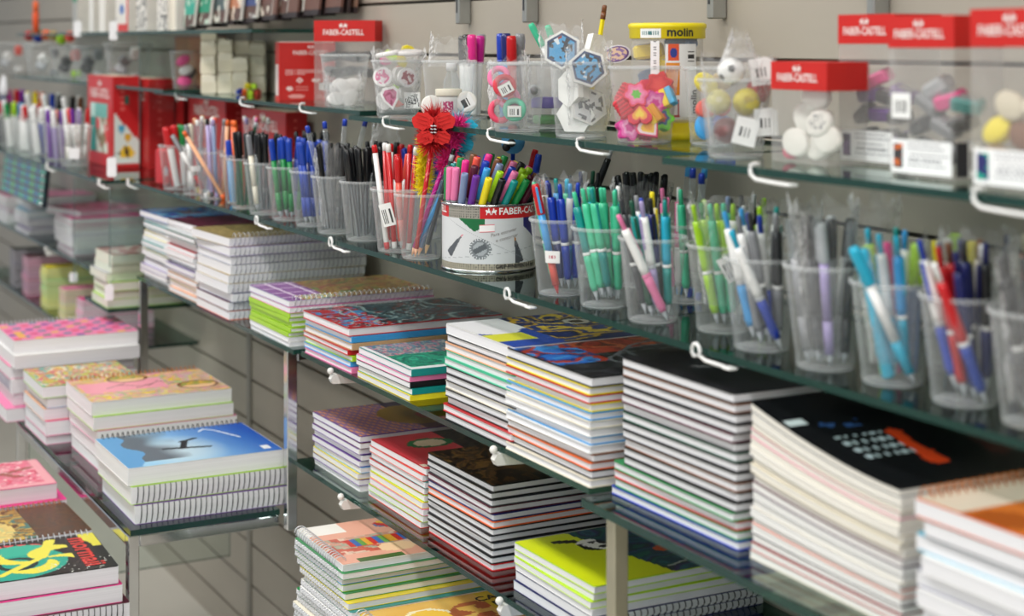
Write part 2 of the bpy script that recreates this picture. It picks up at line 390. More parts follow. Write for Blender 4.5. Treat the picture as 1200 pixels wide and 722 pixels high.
link('pad', MB().mat(0, True).lathe([(0.007, 0), (0.007, 0.0015)], 14, (0, 0, 0.9533)).mesh('pad'), plastic('white', 0.3), st2)
# ------------------------------------------------------------------ notebooks
def ring_mesh(length, t, over=0.0, step=0.0095, r=0.0009):
    """wire rings along local y, wrapped round an edge at local x = 0 and z in 0..t"""
    b = MB().mat(0, True); n = int(length / step); rz = (t + over) / 2 - r; rx = 0.0065 if over == 0 else 0.0095
    for i in range(n):
        y = -length / 2 + (i + 0.5) * step
        pts = []
        for k in range(10):
            a = 2 * math.pi * k / 10
            pts.append((rx * math.cos(a) - 0.003, y + 0.0012 * math.sin(a), (t + over) / 2 + rz * math.sin(a)))
        b.tube(pts, r, 4, True)
    return b.mesh('spiral')
def book_meshes(w, d, t, hard, spine):
    """pages + cover; w along x, d along y, origin at centre of the underside"""
    ct = 0.0014 if hard else 0.0008; i = 0.0016 if hard else 0.0006
    def pg():
        b = MB(); b.box(-w / 2 + i, w / 2 - i, -d / 2 + i, d / 2 - i, ct, t - ct); return b.mesh('pages')
    def cv():
        b = MB(); c = 0.003
        for z0, z1 in ((0, ct), (t - ct, t)):
            poly = [(-w / 2 + c, -d / 2), (w / 2 - c, -d / 2), (w / 2, -d / 2 + c), (w / 2, d / 2 - c), (w / 2 - c, d / 2), (-w / 2 + c, d / 2), (-w / 2, d / 2 - c), (-w / 2, -d / 2 + c)]
            b.prism(poly, z0, z1)
        q = 0.0012
        if spine == '+x': b.bbox(w / 2 - q, w / 2 + q * .6, -d / 2 + .001, d / 2 - .001, 0, t, 0.0005)
        if spine == '-x': b.bbox(-w / 2 - q * .6, -w / 2 + q, -d / 2 + .001, d / 2 - .001, 0, t, 0.0005)
        if spine == '-y': b.bbox(-w / 2 + .001, w / 2 - .001, -d / 2 - q * .6, -d / 2 + q, 0, t, 0.0005)
        if spine == '+y': b.bbox(-w / 2 + .001, w / 2 - .001, d / 2 - q, d / 2 + q * .6, 0, t, 0.0005)
        return b.mesh('cover')
    return cached(('pg', w, d, t, hard), pg), cached(('cv', w, d, t, hard, spine), cv)
def book(label, x, y, z, w, d, t, cover, rot=0.0, hard=False, spine=None, coil=None, wire='b', art=None, res=(54, 44), page='f1f1f4', name='notebook', group=None, lettering=None, rough=0.3, back=None):
    """x, y = near corner (+x, -y side) of the unrotated book"""
    cx, cy = x - w / 2, y + d / 2
    root = thing(name, label, 'notebook' if name != 'magazine' else 'magazine', (cx, cy, z), (0, 0, rot), group)
    pm, cm = book_meshes(w, d, t, hard, spine)
    link('pages', pm, paper_mat(page), root)
    link('cover', cm, plastic(cover, rough, coat=0.2), root)
    if coil:
        L = d if 'x' in coil else w
        ov = 0.009 if art else 0.0
        rm = cached(('ring', L, t, ov), lambda: ring_mesh(L - 0.012, t, ov))
        loc, rz = {'+x': ((w / 2, 0, 0), 0), '-x': ((-w / 2, 0, 0), math.pi), '-y': ((0, -d / 2, 0), -math.pi / 2), '+y': ((0, d / 2, 0), math.pi / 2)}[coil]
        link('spiral', rm, {'b': WIRE_B, 'w': WIRE_W, 'o': plastic('c87838', 0.35, 0.3), 'l': plastic('b8b8c4', .35, .2)}[wire], root, loc, (0, 0, rz))
    if art:
        ins = 0.0012
        g = 0.010 if coil else 0
        x0, x1, y0, y1 = w / 2 - ins, -w / 2 + ins, -d / 2 + ins, d / 2 - ins
        me = grid_print(res[0], res[1], lambda s, q: (x0 + (x1 - x0) * q, y0 + (y1 - y0) * s, t + 0.0003), art)
        link('cover_print', me, print_mat(rough), root)
    if lettering:
        for (txt, size, s, q, ang, c) in lettering:
            R = Matrix.Rotation(ang, 3, 'Z')
            def pl(p):
                # letters read along +y (to the right in view), up = -x
                p = R @ p
                return Vector((w / 2 - w * q - p.y, -d / 2 + d * s + p.x, t + 0.0007))
            link('lettering', text_mesh(txt, size, pl, bold=size * 0.02), plastic(c, 0.3), root)
    return root
def stack(phrase, kind, x, y, z, w, d, items, group, **kw):
    """items listed from the top; each = dict(c colour, t thickness, ...)"""
    n = len(items); z0 = z; rr = random.Random(hash(phrase) % 999 if False else sum(map(ord, phrase)))
    zs = []
    for it in reversed(items): zs.append(z0); z0 += it.get('t', kw.get('t', 0.01)) + 0.0003
    zs.reverse()
    for i, it in enumerate(items):
        a = dict(kw); a.update(it); t = a.pop('t', 0.01); c = a.pop('c'); nm = a.pop('n', None) or (c.replace('_', ' ') if c in CN else 'pale')
        jit = a.pop('jit', 0.004); jr = a.pop('jr', 0.012)
        dx, dy = a.pop('dx', rr.uniform(-jit, jit)), a.pop('dy', rr.uniform(-jit, jit * .3))
        rot = a.pop('rot', rr.uniform(-jr, jr)); ww = a.pop('w', w); dd = a.pop('d', d)
        pos = ORD[i] if i < n - 1 or n < 3 else 'bottom one'
        book('%s %s, %s of the %s' % (nm, kind, pos, phrase), x + dx, y + dy, zs[i], ww, dd, t, c, rot, group=group, **a)
    return z0
def B(*cs, **kw): return [dict(c=c, **kw) for c in cs]

# ---- cover prints (flat artwork, all abstract)
def patches(cols, k, seed, warp=0.25, ky=None):
    cols = [RGB(c) for c in cols]
    def f(s, t):
        a = N2(s, t, k, seed) + warp * N2(s, t, k * 2.7, seed + 5)
        b = N2(s, t, k * 0.9, seed + 11)
        i = int((a * 1.9 + b * 1.1 + 0.5) * len(cols)) % len(cols)
        j = 0.92 + 0.12 * N2(s, t, 25, seed)
        return tuple(v * j for v in cols[i])
    return f
def ell(s, t, cx, cy, rx, ry): return ((s - cx) / rx) ** 2 + ((t - cy) / ry) ** 2
def seg(s, t, a, b, wd):
    ax, ay = a; bx, by = b; dx, dy = bx - ax, by - ay
    k = max(0, min(1, ((s - ax) * dx + (t - ay) * dy) / (dx * dx + dy * dy)))
    return math.hypot(s - ax - k * dx, t - ay - k * dy) < wd
def art_sky(s, t):
    c = mixc(RGB('9fd0ee'), RGB('1d56b8'), min(1, max(0, (s - .35) * 1.5 + (t - .5) * .3)))
    c = mixc(c, RGB('cfe0e6'), max(0, 1 - ell(s, t, .42, .35, .3, .5)) * .8)
    if s < .45 and t > .12: 
        f = max(0, min(1, (.45 - s + .12 * N2(s, t, 5, 3)) * 5)); c = mixc(c, RGB('59606a'), f * .9)
    if s < .14 + .1 * N2(s, t, 4, 8): c = RGB('5f9fd2')
    if seg(s, t, (.33, .44), (.60, .36), .022) or seg(s, t, (.44, .40), (.50, .60), .022) or seg(s, t, (.48, .60), (.58, .66), .02): c = RGB('20262e')
    for k in range(8):
        a = (.66 + k * .025, .92 - abs(k - 2) * .03 - (k > 4) * .05 * (k - 4)); b = (.66 + (k + 1) * .025, .92 - abs(k - 1) * .03 - (k > 3) * .05 * (k - 3))
        if seg(s, t, a, b, .008): c = RGB('e8f2fa')
    if .90 < s < .95 and .08 < t < .2: c = RGB('f2f4f6')
    return c
def art_collage(s, t):
    c = patches(['f2a8b4', 'f5d63a', 'f0b2a8', 'b9d48a', 'f6a9c0', 'd8c8b8', 'f4e27a'], 4, 2)(s, t)
    if .03 < s < .62 and .35 < t < .78 and N2(s, t, 4, 9) > -.3: c = RGB('f2a0b0')
    for cx, cy in ((.83, .32), (.42, .86)):
        e = ell(s, t, cx, cy, .15, .17)
        if e < 1: c = RGB('f3c79a') if e < .72 else RGB('7a4a34')
        if e < .72 and t > cy - .02: c = RGB('8a9a4a') if N2(s, t, 34, 4) > 0 else RGB('d8b04a')
    for k in range(5):
        if seg(s, t, (.2 + .1 * k, .5 + .12 * math.sin(k * 2)), (.36 + .08 * k, .55 + .1 * math.cos(k * 2.3)), .006): c = RGB('6a4a3c')
    return c
def art_checker(s, t):
    c = RGB('f583b4'); n, m = 12, 8
    i, j = int(s * n), int(t * m); fs, ft = s * n % 1, t * m % 1
    if .06 < s < .13 and .12 < t < .5: return RGB('f2b45a')
    if 0.10 < fs < .92 and .10 < ft < .90 and (i + j) % 2 == 0:
        c = RGB(['e63a5c', '4a8a6c', '5a4a9c', 'f2a03c', 'd8306c', '3c8aa0', 'f0c04a', '8a3c78'][(i * i * 7 + j * j * 13 + i * j * 5 + i + 3 * j) % 8])
    return c
def art_fin(s, t):
    c = RGB('17130f')
    if ell(s, t, .42, .42, .34, .42) < 1: c = RGB('18a08a')
    if ell(s, t, .30, .82, .38, .14) < 1: c = RGB('d83a44') if (s * 14 + t * 3) % 1 < .75 else RGB('17130f')
    if ell(s, t, .50, .70, .22, .2) < 1 and t > .62: c = RGB('2cae92')
    if abs(ell(s, t, .46, .40, .12, .17) - .8) < .28: c = RGB('0e2a26')
    if ell(s, t, .22, .36, .12, .24) < 1: c = RGB('c62a34') if ell(s, t, .22, .36, .07, .15) > 1 else RGB('17130f')
    a = math.atan2(t - .45, s - .62); r = math.hypot(s - .62, (t - .45) * .8)
    if .04 < r < .30 and abs(math.sin(a * 2 + r * 9)) > .80: c = RGB('e6dc4a')
    if seg(s, t, (.34, .15), (.62, .5), .028) or seg(s, t, (.62, .5), (.72, .92), .034): c = RGB('e6dc4a')
    if s > .80: c = RGB('17130f')
    if s > .90 and t > .62 and ell(s, t, .84, .62, .12, .3) > .8: c = RGB('e0d648')
    if s > .55 and t < .3 and N2(s, t, 60, 5) > .5: c = RGB('d8d8d0')
    return c
def art_gold_photo(s, t):
    c = patches(['b08a3a', '8a6a30', '3f7a70', 'd6b04a', '5c3a1c'], 3, 14)(s, t)
    if s > .66: c = mixc(c, RGB('4a2a16'), .85)
    if ell(s, t, .40, .35, .16, .35) < 1: c = mixc(c, RGB('f6e08a'), .7)
    return c
def art_pink_floral(s, t):
    c = patches(['ef6f8c', 'f48aa0', 'e8486c', 'f6b0ba', 'f27890'], 5, 21)(s, t)
    if seg(s, t, (.55, .45), (.92, .7), .03) or seg(s, t, (.6, .7), (.8, .4), .03): c = RGB('9a4a3c')
    if N2(s, t, 28, 6) > .45: c = RGB('f8d8d4')
    if t < .1 or s > .93: c = RGB('e8a0a8')
    return c
def art_blob(cols, k, seed): return patches(cols, k, seed)
def art_kraft(s, t):
    j = .9 + .25 * N2(s, t, 40, 3); return tuple(v * j for v in RGB('a8945e'))
def art_mosaic(s, t):
    if s < .3:
        c = RGB('8c5a9a') if (s * 20 % 1) > .12 and (t * 12 % 1) > .12 else RGB('e6d4ea')
    else: c = patches(['c8a05a', 'b4884a', '9a5a44', 'd8b878', 'b86a5a', '8a9a5a'], 3.5, 33)(s, t)
    if t < .22 and .1 < s < .4: c = patches(['e8d45a', '4aa088', 'e6e0d4', 'c84a5a'], 7, 3)(s, t)
    return c
def art_comic(s, t):
    c = patches(['2a4a58', '1c3038', '7a1c22', '3a6a78', '14181e', '50707a'], 4.5, 41)(s, t)
    if s < .30: c = patches(['b4242c', '3a8ac0', 'c83a3c', '1c2c3c'], 4, 12)(s, t)
    if abs(math.sin((s * 3 + N2(s, t, 3, 2)) * 7)) > .97: c = RGB('8fa6a8')
    return c
def art_green_card(s, t):
    c = patches(['1a9a78', '20806c', '2ab08a', '126a5a'], 3, 51)(s, t)
    if t > .55: c = patches(['6a8a9a', 'c87a8a', '4a7a8a', 'b8b0a8'], 8, 8)(s, t)
    if t < .08 or s < .05: c = RGB('e6e8e8')
    return c
def art_bluegold(s, t):
    c = patches(['1d2f6a', '16244e', 'c8a028', '2a4080', 'd8b83a'], 3, 63)(s, t)
    if s < .3: c = RGB('e8e8ea') if (t + .2 * N2(s, t, 4, 1)) > .5 else RGB('2a4aa0')
    if s < .22 and .2 < t < .45: c = RGB('d8d840')
    for cx, cy in ((.62, .66), (.78, .40)):
        e = ell(s, t, cx, cy, .09, .13)
        if e < 1: c = RGB('3a3a3c') if e > .6 else (RGB('b8b4a8') if e > .2 else RGB('40382c'))
    return c
def art_dark_red(s, t):
    c = patches(['1c1c20', '2a2a2e', '303236', '16161a'], 4, 71)(s, t)
    if t > .62 + .2 * N2(s, t, 3, 4): c = patches(['a83a24', '8a2c1e', 'c05a30', '5a2418'], 4, 6)(s, t)
    if s < .28 and t > .35: c = patches(['2a6ac0', '1c3c7a', 'a8341f', '3a8ad0'], 5, 9)(s, t)
    for k in range(3):
        e = ell(s, t, .55 + .08 * k, .34 + .06 * k, .28, .20 + .05 * k)
        if abs(e - 1) < .07: c = RGB('6a6e72')
    return c
def art_black(s, t):
    c = mixc(RGB('141416'), RGB('2a2a2e'), max(0, N2(s, t, 3, 77) + .3))
    if seg(s, t, (.15, .62), (.5, .34), .012) or seg(s, t, (.5, .34), (.8, .2), .008): c = RGB('7a7a7c')
    return c
def art_mag(s, t):
    c = mixc(RGB('121416'), RGB('2a2018'), max(0, s * .8 + N2(s, t, 3, 81) * .5 - .2))
    if seg(s, t, (.36, .56), (.33, .24), .034 + .02 * N2(s, t, 9, 2)): c = RGB('d8461c')
    if .10 < s < .32 and .34 < t < .6 and ((s * 26) % 1 < .5) and ((t * 14) % 1 < .5): c = RGB('b8ccd0')
    if .02 < s < .1 and .74 < t < .79 or (.12 < s < .3 and .66 < t < .74 and N2(s, t, 30, 2) > 0): c = RGB('b8c8c8') if s < .1 else RGB('2a4a7a')
    if s > .5 and N2(s, t, 5, 6) > .25: c = mixc(c, RGB('8a2c1c'), .5)
    return c
def art_orange(s, t):
    c = RGB('c8702c') if N2(s, t, 2.5, 90) > -.2 else RGB('a4541e')
    if t > .72: c = RGB('d8ccb8')
    return c
def art_purple_cards(s, t):
    c = RGB('4a3a5c') if t > .5 else RGB('6a4a5a')
    if s < .5: c = RGB('8a6a9a') if (s * 16 + t * 5) % 1 > .35 else RGB('d89a5a')
    if ell(s, t, .62, .5, .28, .36) < 1: c = RGB('9a7a28')
    if ell(s, t, .68, .42, .09, .13) < 1: c = RGB('b83a34')
    if s > .88: c = RGB('3a2c2c')
    return c
def art_red_cards(s, t):
    c = RGB('d8404c')
    if s > .45: c = patches(['2c241e', '3a3028', '241c18', '4a4034'], 4, 17)(s, t)
    if t < .3 and s < .5: c = RGB('d84a54') if N2(s, t, 9, 3) < .2 else RGB('e8d8c4')
    for cx, cy in ((.30, .68), (.38, .2)):
        e = ell(s, t, cx, cy, .16, .14)
        if e < 1: c = RGB('2a7a4c') if e > .5 else RGB('e8d8b8')
    return c
def art_brown_photo(s, t):
    c = patches(['2a1f14', '1a140e', '5c4020', '3a2a18', '6a4c26'], 4, 23)(s, t)
    if ell(s, t, .55, .45, .3, .4) < 1: c = mixc(c, RGB('7a5a2c'), .5)
    return c
def art_soccer(s, t):
    if s < .30 + .16 * (1 - t): c = RGB('dcea18')
    else: c = patches(['1c4a5c', '2a6a7a', '3a2a6a', '1a3a40', '246a5a'], 4, 29)(s, t)
    if s > .62: c = patches(['1c4a3c', '2a3a2c', '4a5a3a', 'a85a34'], 3.5, 4)(s, t)
    if seg(s, t, (.62, .42), (.80, .48), .06): c = RGB('d85a24')
    if ell(s, t, .86, .42, .07, .09) < 1: c = RGB('c89a7a')
    e = ell(s, t, .33, .70, .085, .12)
    if e < 1: c = RGB('f2f2ee') if N2(s, t, 18, 2) < .12 else RGB('16161a')
    if seg(s, t, (.18, .86), (.26, .82), .03): c = RGB('1c1c1e')
    if seg(s, t, (.48, .1), (.98, .3), .008): c = RGB('c8d0cc')
    return c
def art_kids(s, t):
    c = RGB('e8ac94')
    if .20 < t < .62 and s < .9: c = patches(['d86a54', 'f0d0b8', 'e0a890', 'b8b8a0'], 4, 37)(s, t)
    if .36 < t < .54 and .14 < s < .62: c = RGB(['c8342c', '3a6ab0', '6aa04a', 'e0a83a'][int(s * 30) % 4])
    for cx, cy in ((.36, .24), (.70, .36)):
        if ell(s, t, cx, cy, .10, .11) < 1: c = RGB('f2cfa4')
    if ell(s, t, .46, .82, .07, .09) < 1: c = RGB(['c8343a', 'e8b83a', '5a7aa8'][int((s * 24 + t * 10)) % 3])
    if s < .22 and t > .76: c = RGB('f4f2ea')
    if t < .08 and .1 < s < .34: c = RGB('4a6a34')
    return c
def art_sun(s, t):
    c = mixc(RGB('e8b048'), RGB('f2d078'), .5 + .5 * N2(s, t, 5, 42))
    e = ell(s, t, .28, .55, .14, .26)
    if abs(e - 1) < .14: c = RGB('f8f0c8')
    elif e < 1: c = RGB('f4c84a')
    if ell(s, t, .55, .6, .16, .2) < 1 and N2(s, t, 12, 4) > -.1: c = RGB('b8643c')
    if s > .62 and t > .45: c = RGB('e6c832')
    return c

GW = 'notebooks on the wall shelf'; GS = 'notebooks on the chrome step stand'; GL = 'notebooks on the lower shelf'
# -- top of the step stand
stack('blue-topped stack beside the chrome post', 'notebook', -3.45, -0.300, Z_NB, .205, .272,
      [dict(c='blue', t=.013, art=art_blob(['2c4aa8', '1c2c6a', '8ac0d8', '6a2430', '3a9ac0'], 2.2, 3), res=(24, 18), jr=.05, dx=-.02)] + B('white', 'teal', 'white', 'yellow', 'white', 'teal', 'yellow', 'white', 'navy', 'white', 'lilac', 'white', 'brown', t=.0102, jit=.010), GS)
stack('maroon-topped stack left of the gold spirals', 'notebook', -3.225, -0.305, Z_NB, .205, .272,
      [dict(c='maroon', t=.012, art=art_blob(['5a1830', '6a2440', '4a1428'], 2, 5), res=(20, 16), rot=.06)] + B('white', 'dark_green', 'white', 'maroon', 'red', 'white', 'silver', 'white', 'lilac', 'gold', 'peach', 'yellow', 'white', 'peach', t=.0098, jit=.012), GS)
stack('tall spiral stack with the gold cover', 'spiral notebook', -2.99, -0.315, Z_NB, .208, .282,
      [dict(c='gold', t=.0175, art=art_kraft, res=(40, 30), rot=.05, dx=-.012)] + B('lilac', 'navy', 'white', 'gold', 'white', 'navy', 'maroon', 'orange', t=.0172), GS, coil='+x', wire='l', jit=.006)
stack('lime-green stack at the shelf joint', 'notebook', -2.682, -0.306, Z_NB, .212, .280,
      [dict(c='lilac', t=.011, coil='+x', wire='w', art=art_mosaic, n='mosaic-print spiral'), dict(c='pink', t=.010, coil='+x', wire='w', n='pink spiral')] + B('lime', 'lime', 'lime', 'lime', 'lime', t=.0082, hard=True, spine='-y', d=.20) + B('white', 'white', t=.008, d=.20), GS)
# -- wall shelf
stack('hardcover stack right of the lime stack', 'notebook', -2.425, -0.300, Z_NB, .205, .282,
      [dict(c='red', t=.014, art=art_comic, n='red and teal', res=(64, 48)), dict(c='sky', t=.0105, spine='+x'), dict(c='tan', t=.0105, spine='+x'), dict(c='red', t=.009, spine='+x', d=.24), dict(c='lime', t=.009, spine='+x', d=.24), dict(c='sky', t=.009, spine='+x', d=.24), dict(c='pink', t=.009, spine='+x', d=.24)], GW, hard=True)
stack('short stack of small green notebooks', 'small notebook', -2.193, -0.298, Z_NB, .205, .148,
      [dict(c='teal', t=.0105, art=art_green_card, res=(40, 40), n='teal-print'), dict(c='pink', t=.008), dict(c='black', t=.009, n='black floral'), dict(c='teal', t=.009), dict(c='yellow', t=.009)], GW, spine='+x')
stack('stack with the blue and yellow cover', 'notebook', -1.865, -0.300, Z_NB, .208, .278,
      [dict(c='white', t=.014, art=art_bluegold, res=(64, 48), n='blue and yellow print')] + B('charcoal', 'peach', 'mint', 'mint', 'black', 'black', 'cream', 'black', 'black', 'red', 'black', t=.0106, hard=True), GW)
stack('dark stack with the red and blue cover', 'notebook', -1.668, -0.302, Z_NB, .218, .280,
      [dict(c='black', t=.0125, art=art_dark_red, res=(72, 56), n='dark red-print')] + B('yellow', 'red', 'yellow', 'sky', 'cream', 'white', 'sky', 'white', 'brown', 'orange', 'black', 'cream', t=.0097), GW, jit=.003, hard=True)
top9 = stack('tall black stack over green notebooks', 'notebook', -1.388, -0.292, Z_NB, .225, .280,
      [dict(c='black', t=.011, art=art_black, res=(64, 48), n='black glossy')] + B('brown', 'charcoal', 'black', 'maroon', 'black', 'dark_green', 'black', 'black', 'brown', 'black', 'black', t=.0100) +
      [dict(c='green', t=.0098, w=.243), dict(c='red', t=.0098, w=.243), dict(c='green', t=.0098, w=.243), dict(c='blue', t=.0098, n='blue and yellow', w=.250)], GW, hard=True, jit=.003)
# curled magazines: each one bends up towards its far end, the more the higher it lies
def curled(label, x, y, z0, w, d, t, c0, c1, cover, page, art, group, th):
    root = thing('magazine', label, 'magazine', (x - w / 2, y + d / 2, z0), (0, 0, th), group)
    n = 9
    def zz(q, hi, cc): return cc * (q ** 1.7) + hi
    def slab(h0, h1, e, ca, cb):
        vs = []; fs = []
        for k in range(n + 1):
            q = k / n; xx = w / 2 - e - (w - 2 * e) * q
            vs += [(xx, -d / 2 + e, zz(q, h0, ca)), (xx, d / 2 - e, zz(q, h0, ca)), (xx, d / 2 - e, zz(q, h1, cb)), (xx, -d / 2 + e, zz(q, h1, cb))]
        for k in range(n):
            a = 4 * k; b = a + 4
            for j in range(4): fs.append((a + j, b + j, b + (j + 1) % 4, a + (j + 1) % 4))
        fs += [(0, 1, 2, 3), (4 * n + 3, 4 * n + 2, 4 * n + 1, 4 * n)]
        return vs, fs
    ct = .0006
    cm = c0 + (c1 - c0) * .9
    link('pages', MB().add(*slab(ct, t - ct, .0006, c0, c1)).mesh('pages'), paper_mat(page), root)
    b = MB(); b.add(*slab(0, ct, 0, c0, c0)); b.add(*slab(t - ct, t, 0, c1, c1)); link('cover', b.mesh('cover'), plastic(cover, .25, coat=.3), root)
    if art:
        me = grid_print(72, 54, lambda s, q: (w / 2 - .001 - (w - .002) * q, -d / 2 + .001 + (d - .002) * s, zz(q, t + .0003, c1)), art)
        link('cover_print', me, print_mat(.22), root)
MAGC = ['black', 'white', 'beige', 'pink', 'cream', 'white', 'beige', 'cream', 'white', 'maroon', 'silver', 'cream', 'white', 'orange', 'white', 'black', 'red', 'cream']
nm = len(MAGC); tm = .0071
for i, c in enumerate(MAGC):
    k = nm - 1 - i
    curled('%s magazine, %s of the curled white-paged stack' % ('glossy black' if i == 0 else c.replace('_', ' ') + ' edged', ORD[i] if i < nm - 1 else 'bottom one'), -1.128 + rnd.uniform(-.003, .003), -.292 + rnd.uniform(-.003, .001), Z_NB + k * tm, .232, .285, tm - .0002,
           .034 * k / nm, .034 * (k + 1) / nm - .0002, c, 'eeeae0' if k > 8 else 'f2f1ee', art_mag if i == 0 else None, 'curled magazines on the glass top', -.02)
stack('orange-topped spiral stack at right edge', 'spiral notebook', -.878, -.322, Z_NB, .200, .280,
      [dict(c='orange', t=.016, art=art_orange, res=(40, 30), coil='-x', wire='o', n='orange')] + B('charcoal', 'aqua', 'white', 'navy', 'white', 'slate', 'white', 'teal', t=.0148), GW, jit=.008)
# -- lower shelf
stack('purple stack on the lower shelf', 'notebook', -2.452, -.272, Z_LOW, .208, .245,
      [dict(c='purple', t=.010, art=art_purple_cards, res=(52, 40), n='purple-print')] + B('maroon', 'purple', 'navy', 'purple', 'sky', 'yellow', 'purple', 'white', t=.0098), GL, jit=.003)
stack('red-topped stack on the lower shelf', 'notebook', -2.222, -.264, Z_LOW, .208, .245,
      [dict(c='red', t=.0105, art=art_red_cards, res=(52, 40), n='red-print')] + B('coral', 'teal', 'red', 'lime', 'yellow', 'pink', 'lime', 'coral', t=.0098), GL, jit=.004)
stack('brown-topped black stack on the lower shelf', 'notebook', -2.00, -.264, Z_LOW, .210, .245,
      [dict(c='black', t=.0100, art=art_brown_photo, res=(60, 46), n='brown photo-print')] + B('black', 'charcoal', 'maroon', 'navy', 'orange', 'black', 'black', 'charcoal', 'black', 'black', 'red', t=.0096), GL, hard=True, jit=.002)
stack('lime soccer stack behind the chrome post', 'notebook', -1.716, -.270, Z_LOW, .205, .262,
      [dict(c='neon', t=.0095, art=art_soccer, res=(84, 60), n='soccer-print'), dict(c='neon', t=.0090), dict(c='neon', t=.0090), dict(c='white', t=.0090), dict(c='navy', t=.013, coil='+x', wire='b', n='navy spiral'), dict(c='navy', t=.013, coil='+x', wire='b', n='dark blue spiral')], GL, jit=.003)
# -- lowest shelf
kz = stack('peach sketchbook stack at the bottom', 'sketchbook', -2.238, -.388, Z_BOT, .200, .300,
      [dict(c='white', t=.010, art=art_kids, res=(64, 44), n='peach-print'), dict(c='green', t=.0098), dict(c='sky', t=.0098), dict(c='lime', t=.0098), dict(c='green', t=.0098), dict(c='yellow', t=.0098, dx=.018), dict(c='teal', t=.0098, dx=.03), dict(c='white', t=.0098, dx=.02), dict(c='white', t=.0098, dx=.022), dict(c='green', t=.0098), dict(c='white', t=.0098), dict(c='cream', t=.0098), dict(c='white', t=.0098), dict(c='silver', t=.0098), dict(c='white', t=.0098), dict(c='cream', t=.0098)], 'sketchbooks on the lowest shelf', coil='-y', wire='w', jit=.006)
for k in range(10):
    book('%s sketchbook, %s of the yellow sun pile' % ('sun-print yellow' if k == 9 else ['cream', 'white', 'tan'][k % 3] + ' covered', ORD[9 - k] if k else 'bottom one'), -2.02, -.375, Z_BOT + k * .0098, .198, .300, .0095, 'yellow' if k == 9 else ['cream', 'white', 'tan'][k % 3], .02 if k == 9 else 0, art=art_sun if k == 9 else None, res=(64, 44), coil='-y', wire='w', group='yellow sketchbooks on the lowest shelf',
         lettering=[('CADERNO', .026, .80, .80, 0, 'black'), ('DESENHO', .026, .84, .66, 0, 'black')] if k == 9 else None)
for k in range(9):
    book('blue hardcover notebook, %s of the blue pile on the lowest shelf' % (ORD[8 - k] if k else 'bottom one'), -1.80, -.34, Z_BOT + k * .0128, .19, .27, .0125, ['royal', 'navy', 'blue'][k % 3] if k < 8 else 'royal', .03 if k == 8 else 0, hard=True, group='blue notebooks on the lowest shelf', art=(lambda s, t: RGB('1c56b0') if not (.3 < s < .62 and .1 < t < .5 and ell(s, t, .46, .3, .16, .22) < 1) else RGB('a8b4c8')) if k == 8 else None, res=(20, 16))
# -- low glass step
ZT = 0.672
stack('blue-sky stack on the low glass step', 'spiral notebook', -2.758, -.572, ZT, .235, .282,
      [dict(c='white', t=.030, art=art_sky, res=(96, 72), coil='-x', wire='b', n='blue sky-print', rot=0, dx=-.002, dy=0), dict(c='lime', t=.031, coil='+x', wire='b', n='green-backed', rot=0, dx=0.004, dy=.004, d=.286), dict(c='purple', t=.033, coil='+x', wire='b', n='purple-backed', rot=-.01, dx=.010, dy=.010, d=.286)], GS, page='fafafc')
stack('pink collage stack on the low glass step', 'spiral notebook', -3.13, -.535, ZT, .225, .28,
      [dict(c='white', t=.026, art=art_collage, res=(96, 72), coil='-x', wire='o', n='pink collage-print'), dict(c='lime', t=.026, coil='-x', wire='l'), dict(c='pink', t=.026, coil='-x', wire='l'), dict(c='white', t=.026, coil='-x', wire='l'), dict(c='hot_pink', t=.026, coil='-x', wire='l')], GS, jit=.010, page='f8f7f8')
stack('pink checkered stack on the low step', 'spiral notebook', -3.64, -.592, ZT, .225, .275,
      [dict(c='white', t=.028, art=art_checker, res=(96, 64), coil='-x', wire='w', n='pink checkered'), dict(c='white', t=.028, coil='-x', wire='l', dx=.03, dy=-.004), dict(c='hot_pink', t=.028, coil='-x', wire='l'), dict(c='white', t=.029, coil='-y', wire='l'), dict(c='pink', t=.029), dict(c='pink', t=.029, dy=-.02, dx=.02)], GS, jit=.008, page='f3f0f2')
stack('small pink-green stack by the collage', 'small notebook', -3.372, -.578, ZT, .20, .20,
      [dict(c='lime', t=.024, art=art_blob(['c8d040', 'e85a48', '5ab0a0', 'f2e8d0', 'e8c040', 'd84a6a'], 3.5, 15), res=(36, 32), n='lime and red'), dict(c='sky', t=.022), dict(c='peach', t=.024), dict(c='hot_pink', t=.03), dict(c='pink', t=.02)], GS, jit=.008)
# -- lowest glass step
Z3 = 0.425
stack('black-covered stack at the bottom left', 'spiral notebook', -2.705, -.876, Z3, .205, .280,
      [dict(c='black', t=.030, art=art_fin, res=(110, 84), coil='-x', wire='w', n='black fin-print', rot=-.03, dx=0, dy=-.004, lettering=[('mormaii', .050, .88, .50, -math.pi / 2, 'd8342c')]), dict(c='hot_pink', t=.030, coil='-x', wire='b', dx=.006), dict(c='maroon', t=.034, coil='+x', wire='b', dx=.012, dy=.01), dict(c='white', t=.03, coil='-x', wire='b', dx=.008), dict(c='purple', t=.034, coil='+x', wire='b', dx=.012, dy=.01), dict(c='white', t=.038)], GS, page='f3f1f6')
stack('brown-photo stack behind the black-covered one', 'spiral notebook', -2.928, -.872, Z3, .200, .280,
      [dict(c='brown', t=.030, art=art_gold_photo, res=(48, 32), coil='-x', wire='o', n='brown photo-print', rot=.02)] + B('white', 'red', 'white', 'purple', 'white', 'navy', t=.0272), GS)
stack('pink floral stack at the left edge', 'spiral notebook', -3.155, -.885, Z3, .200, .280,
      [dict(c='hot_pink', t=.030, art=art_pink_floral, res=(48, 40), n='pink floral-print')] + [dict(c='hot_pink', t=.036, coil='+x', wire='b', n='hot pink', dx=.014, dy=.016)] + B('lilac', 'white', 'pink', 'white', t=.040), GS, page='f4ecf2')
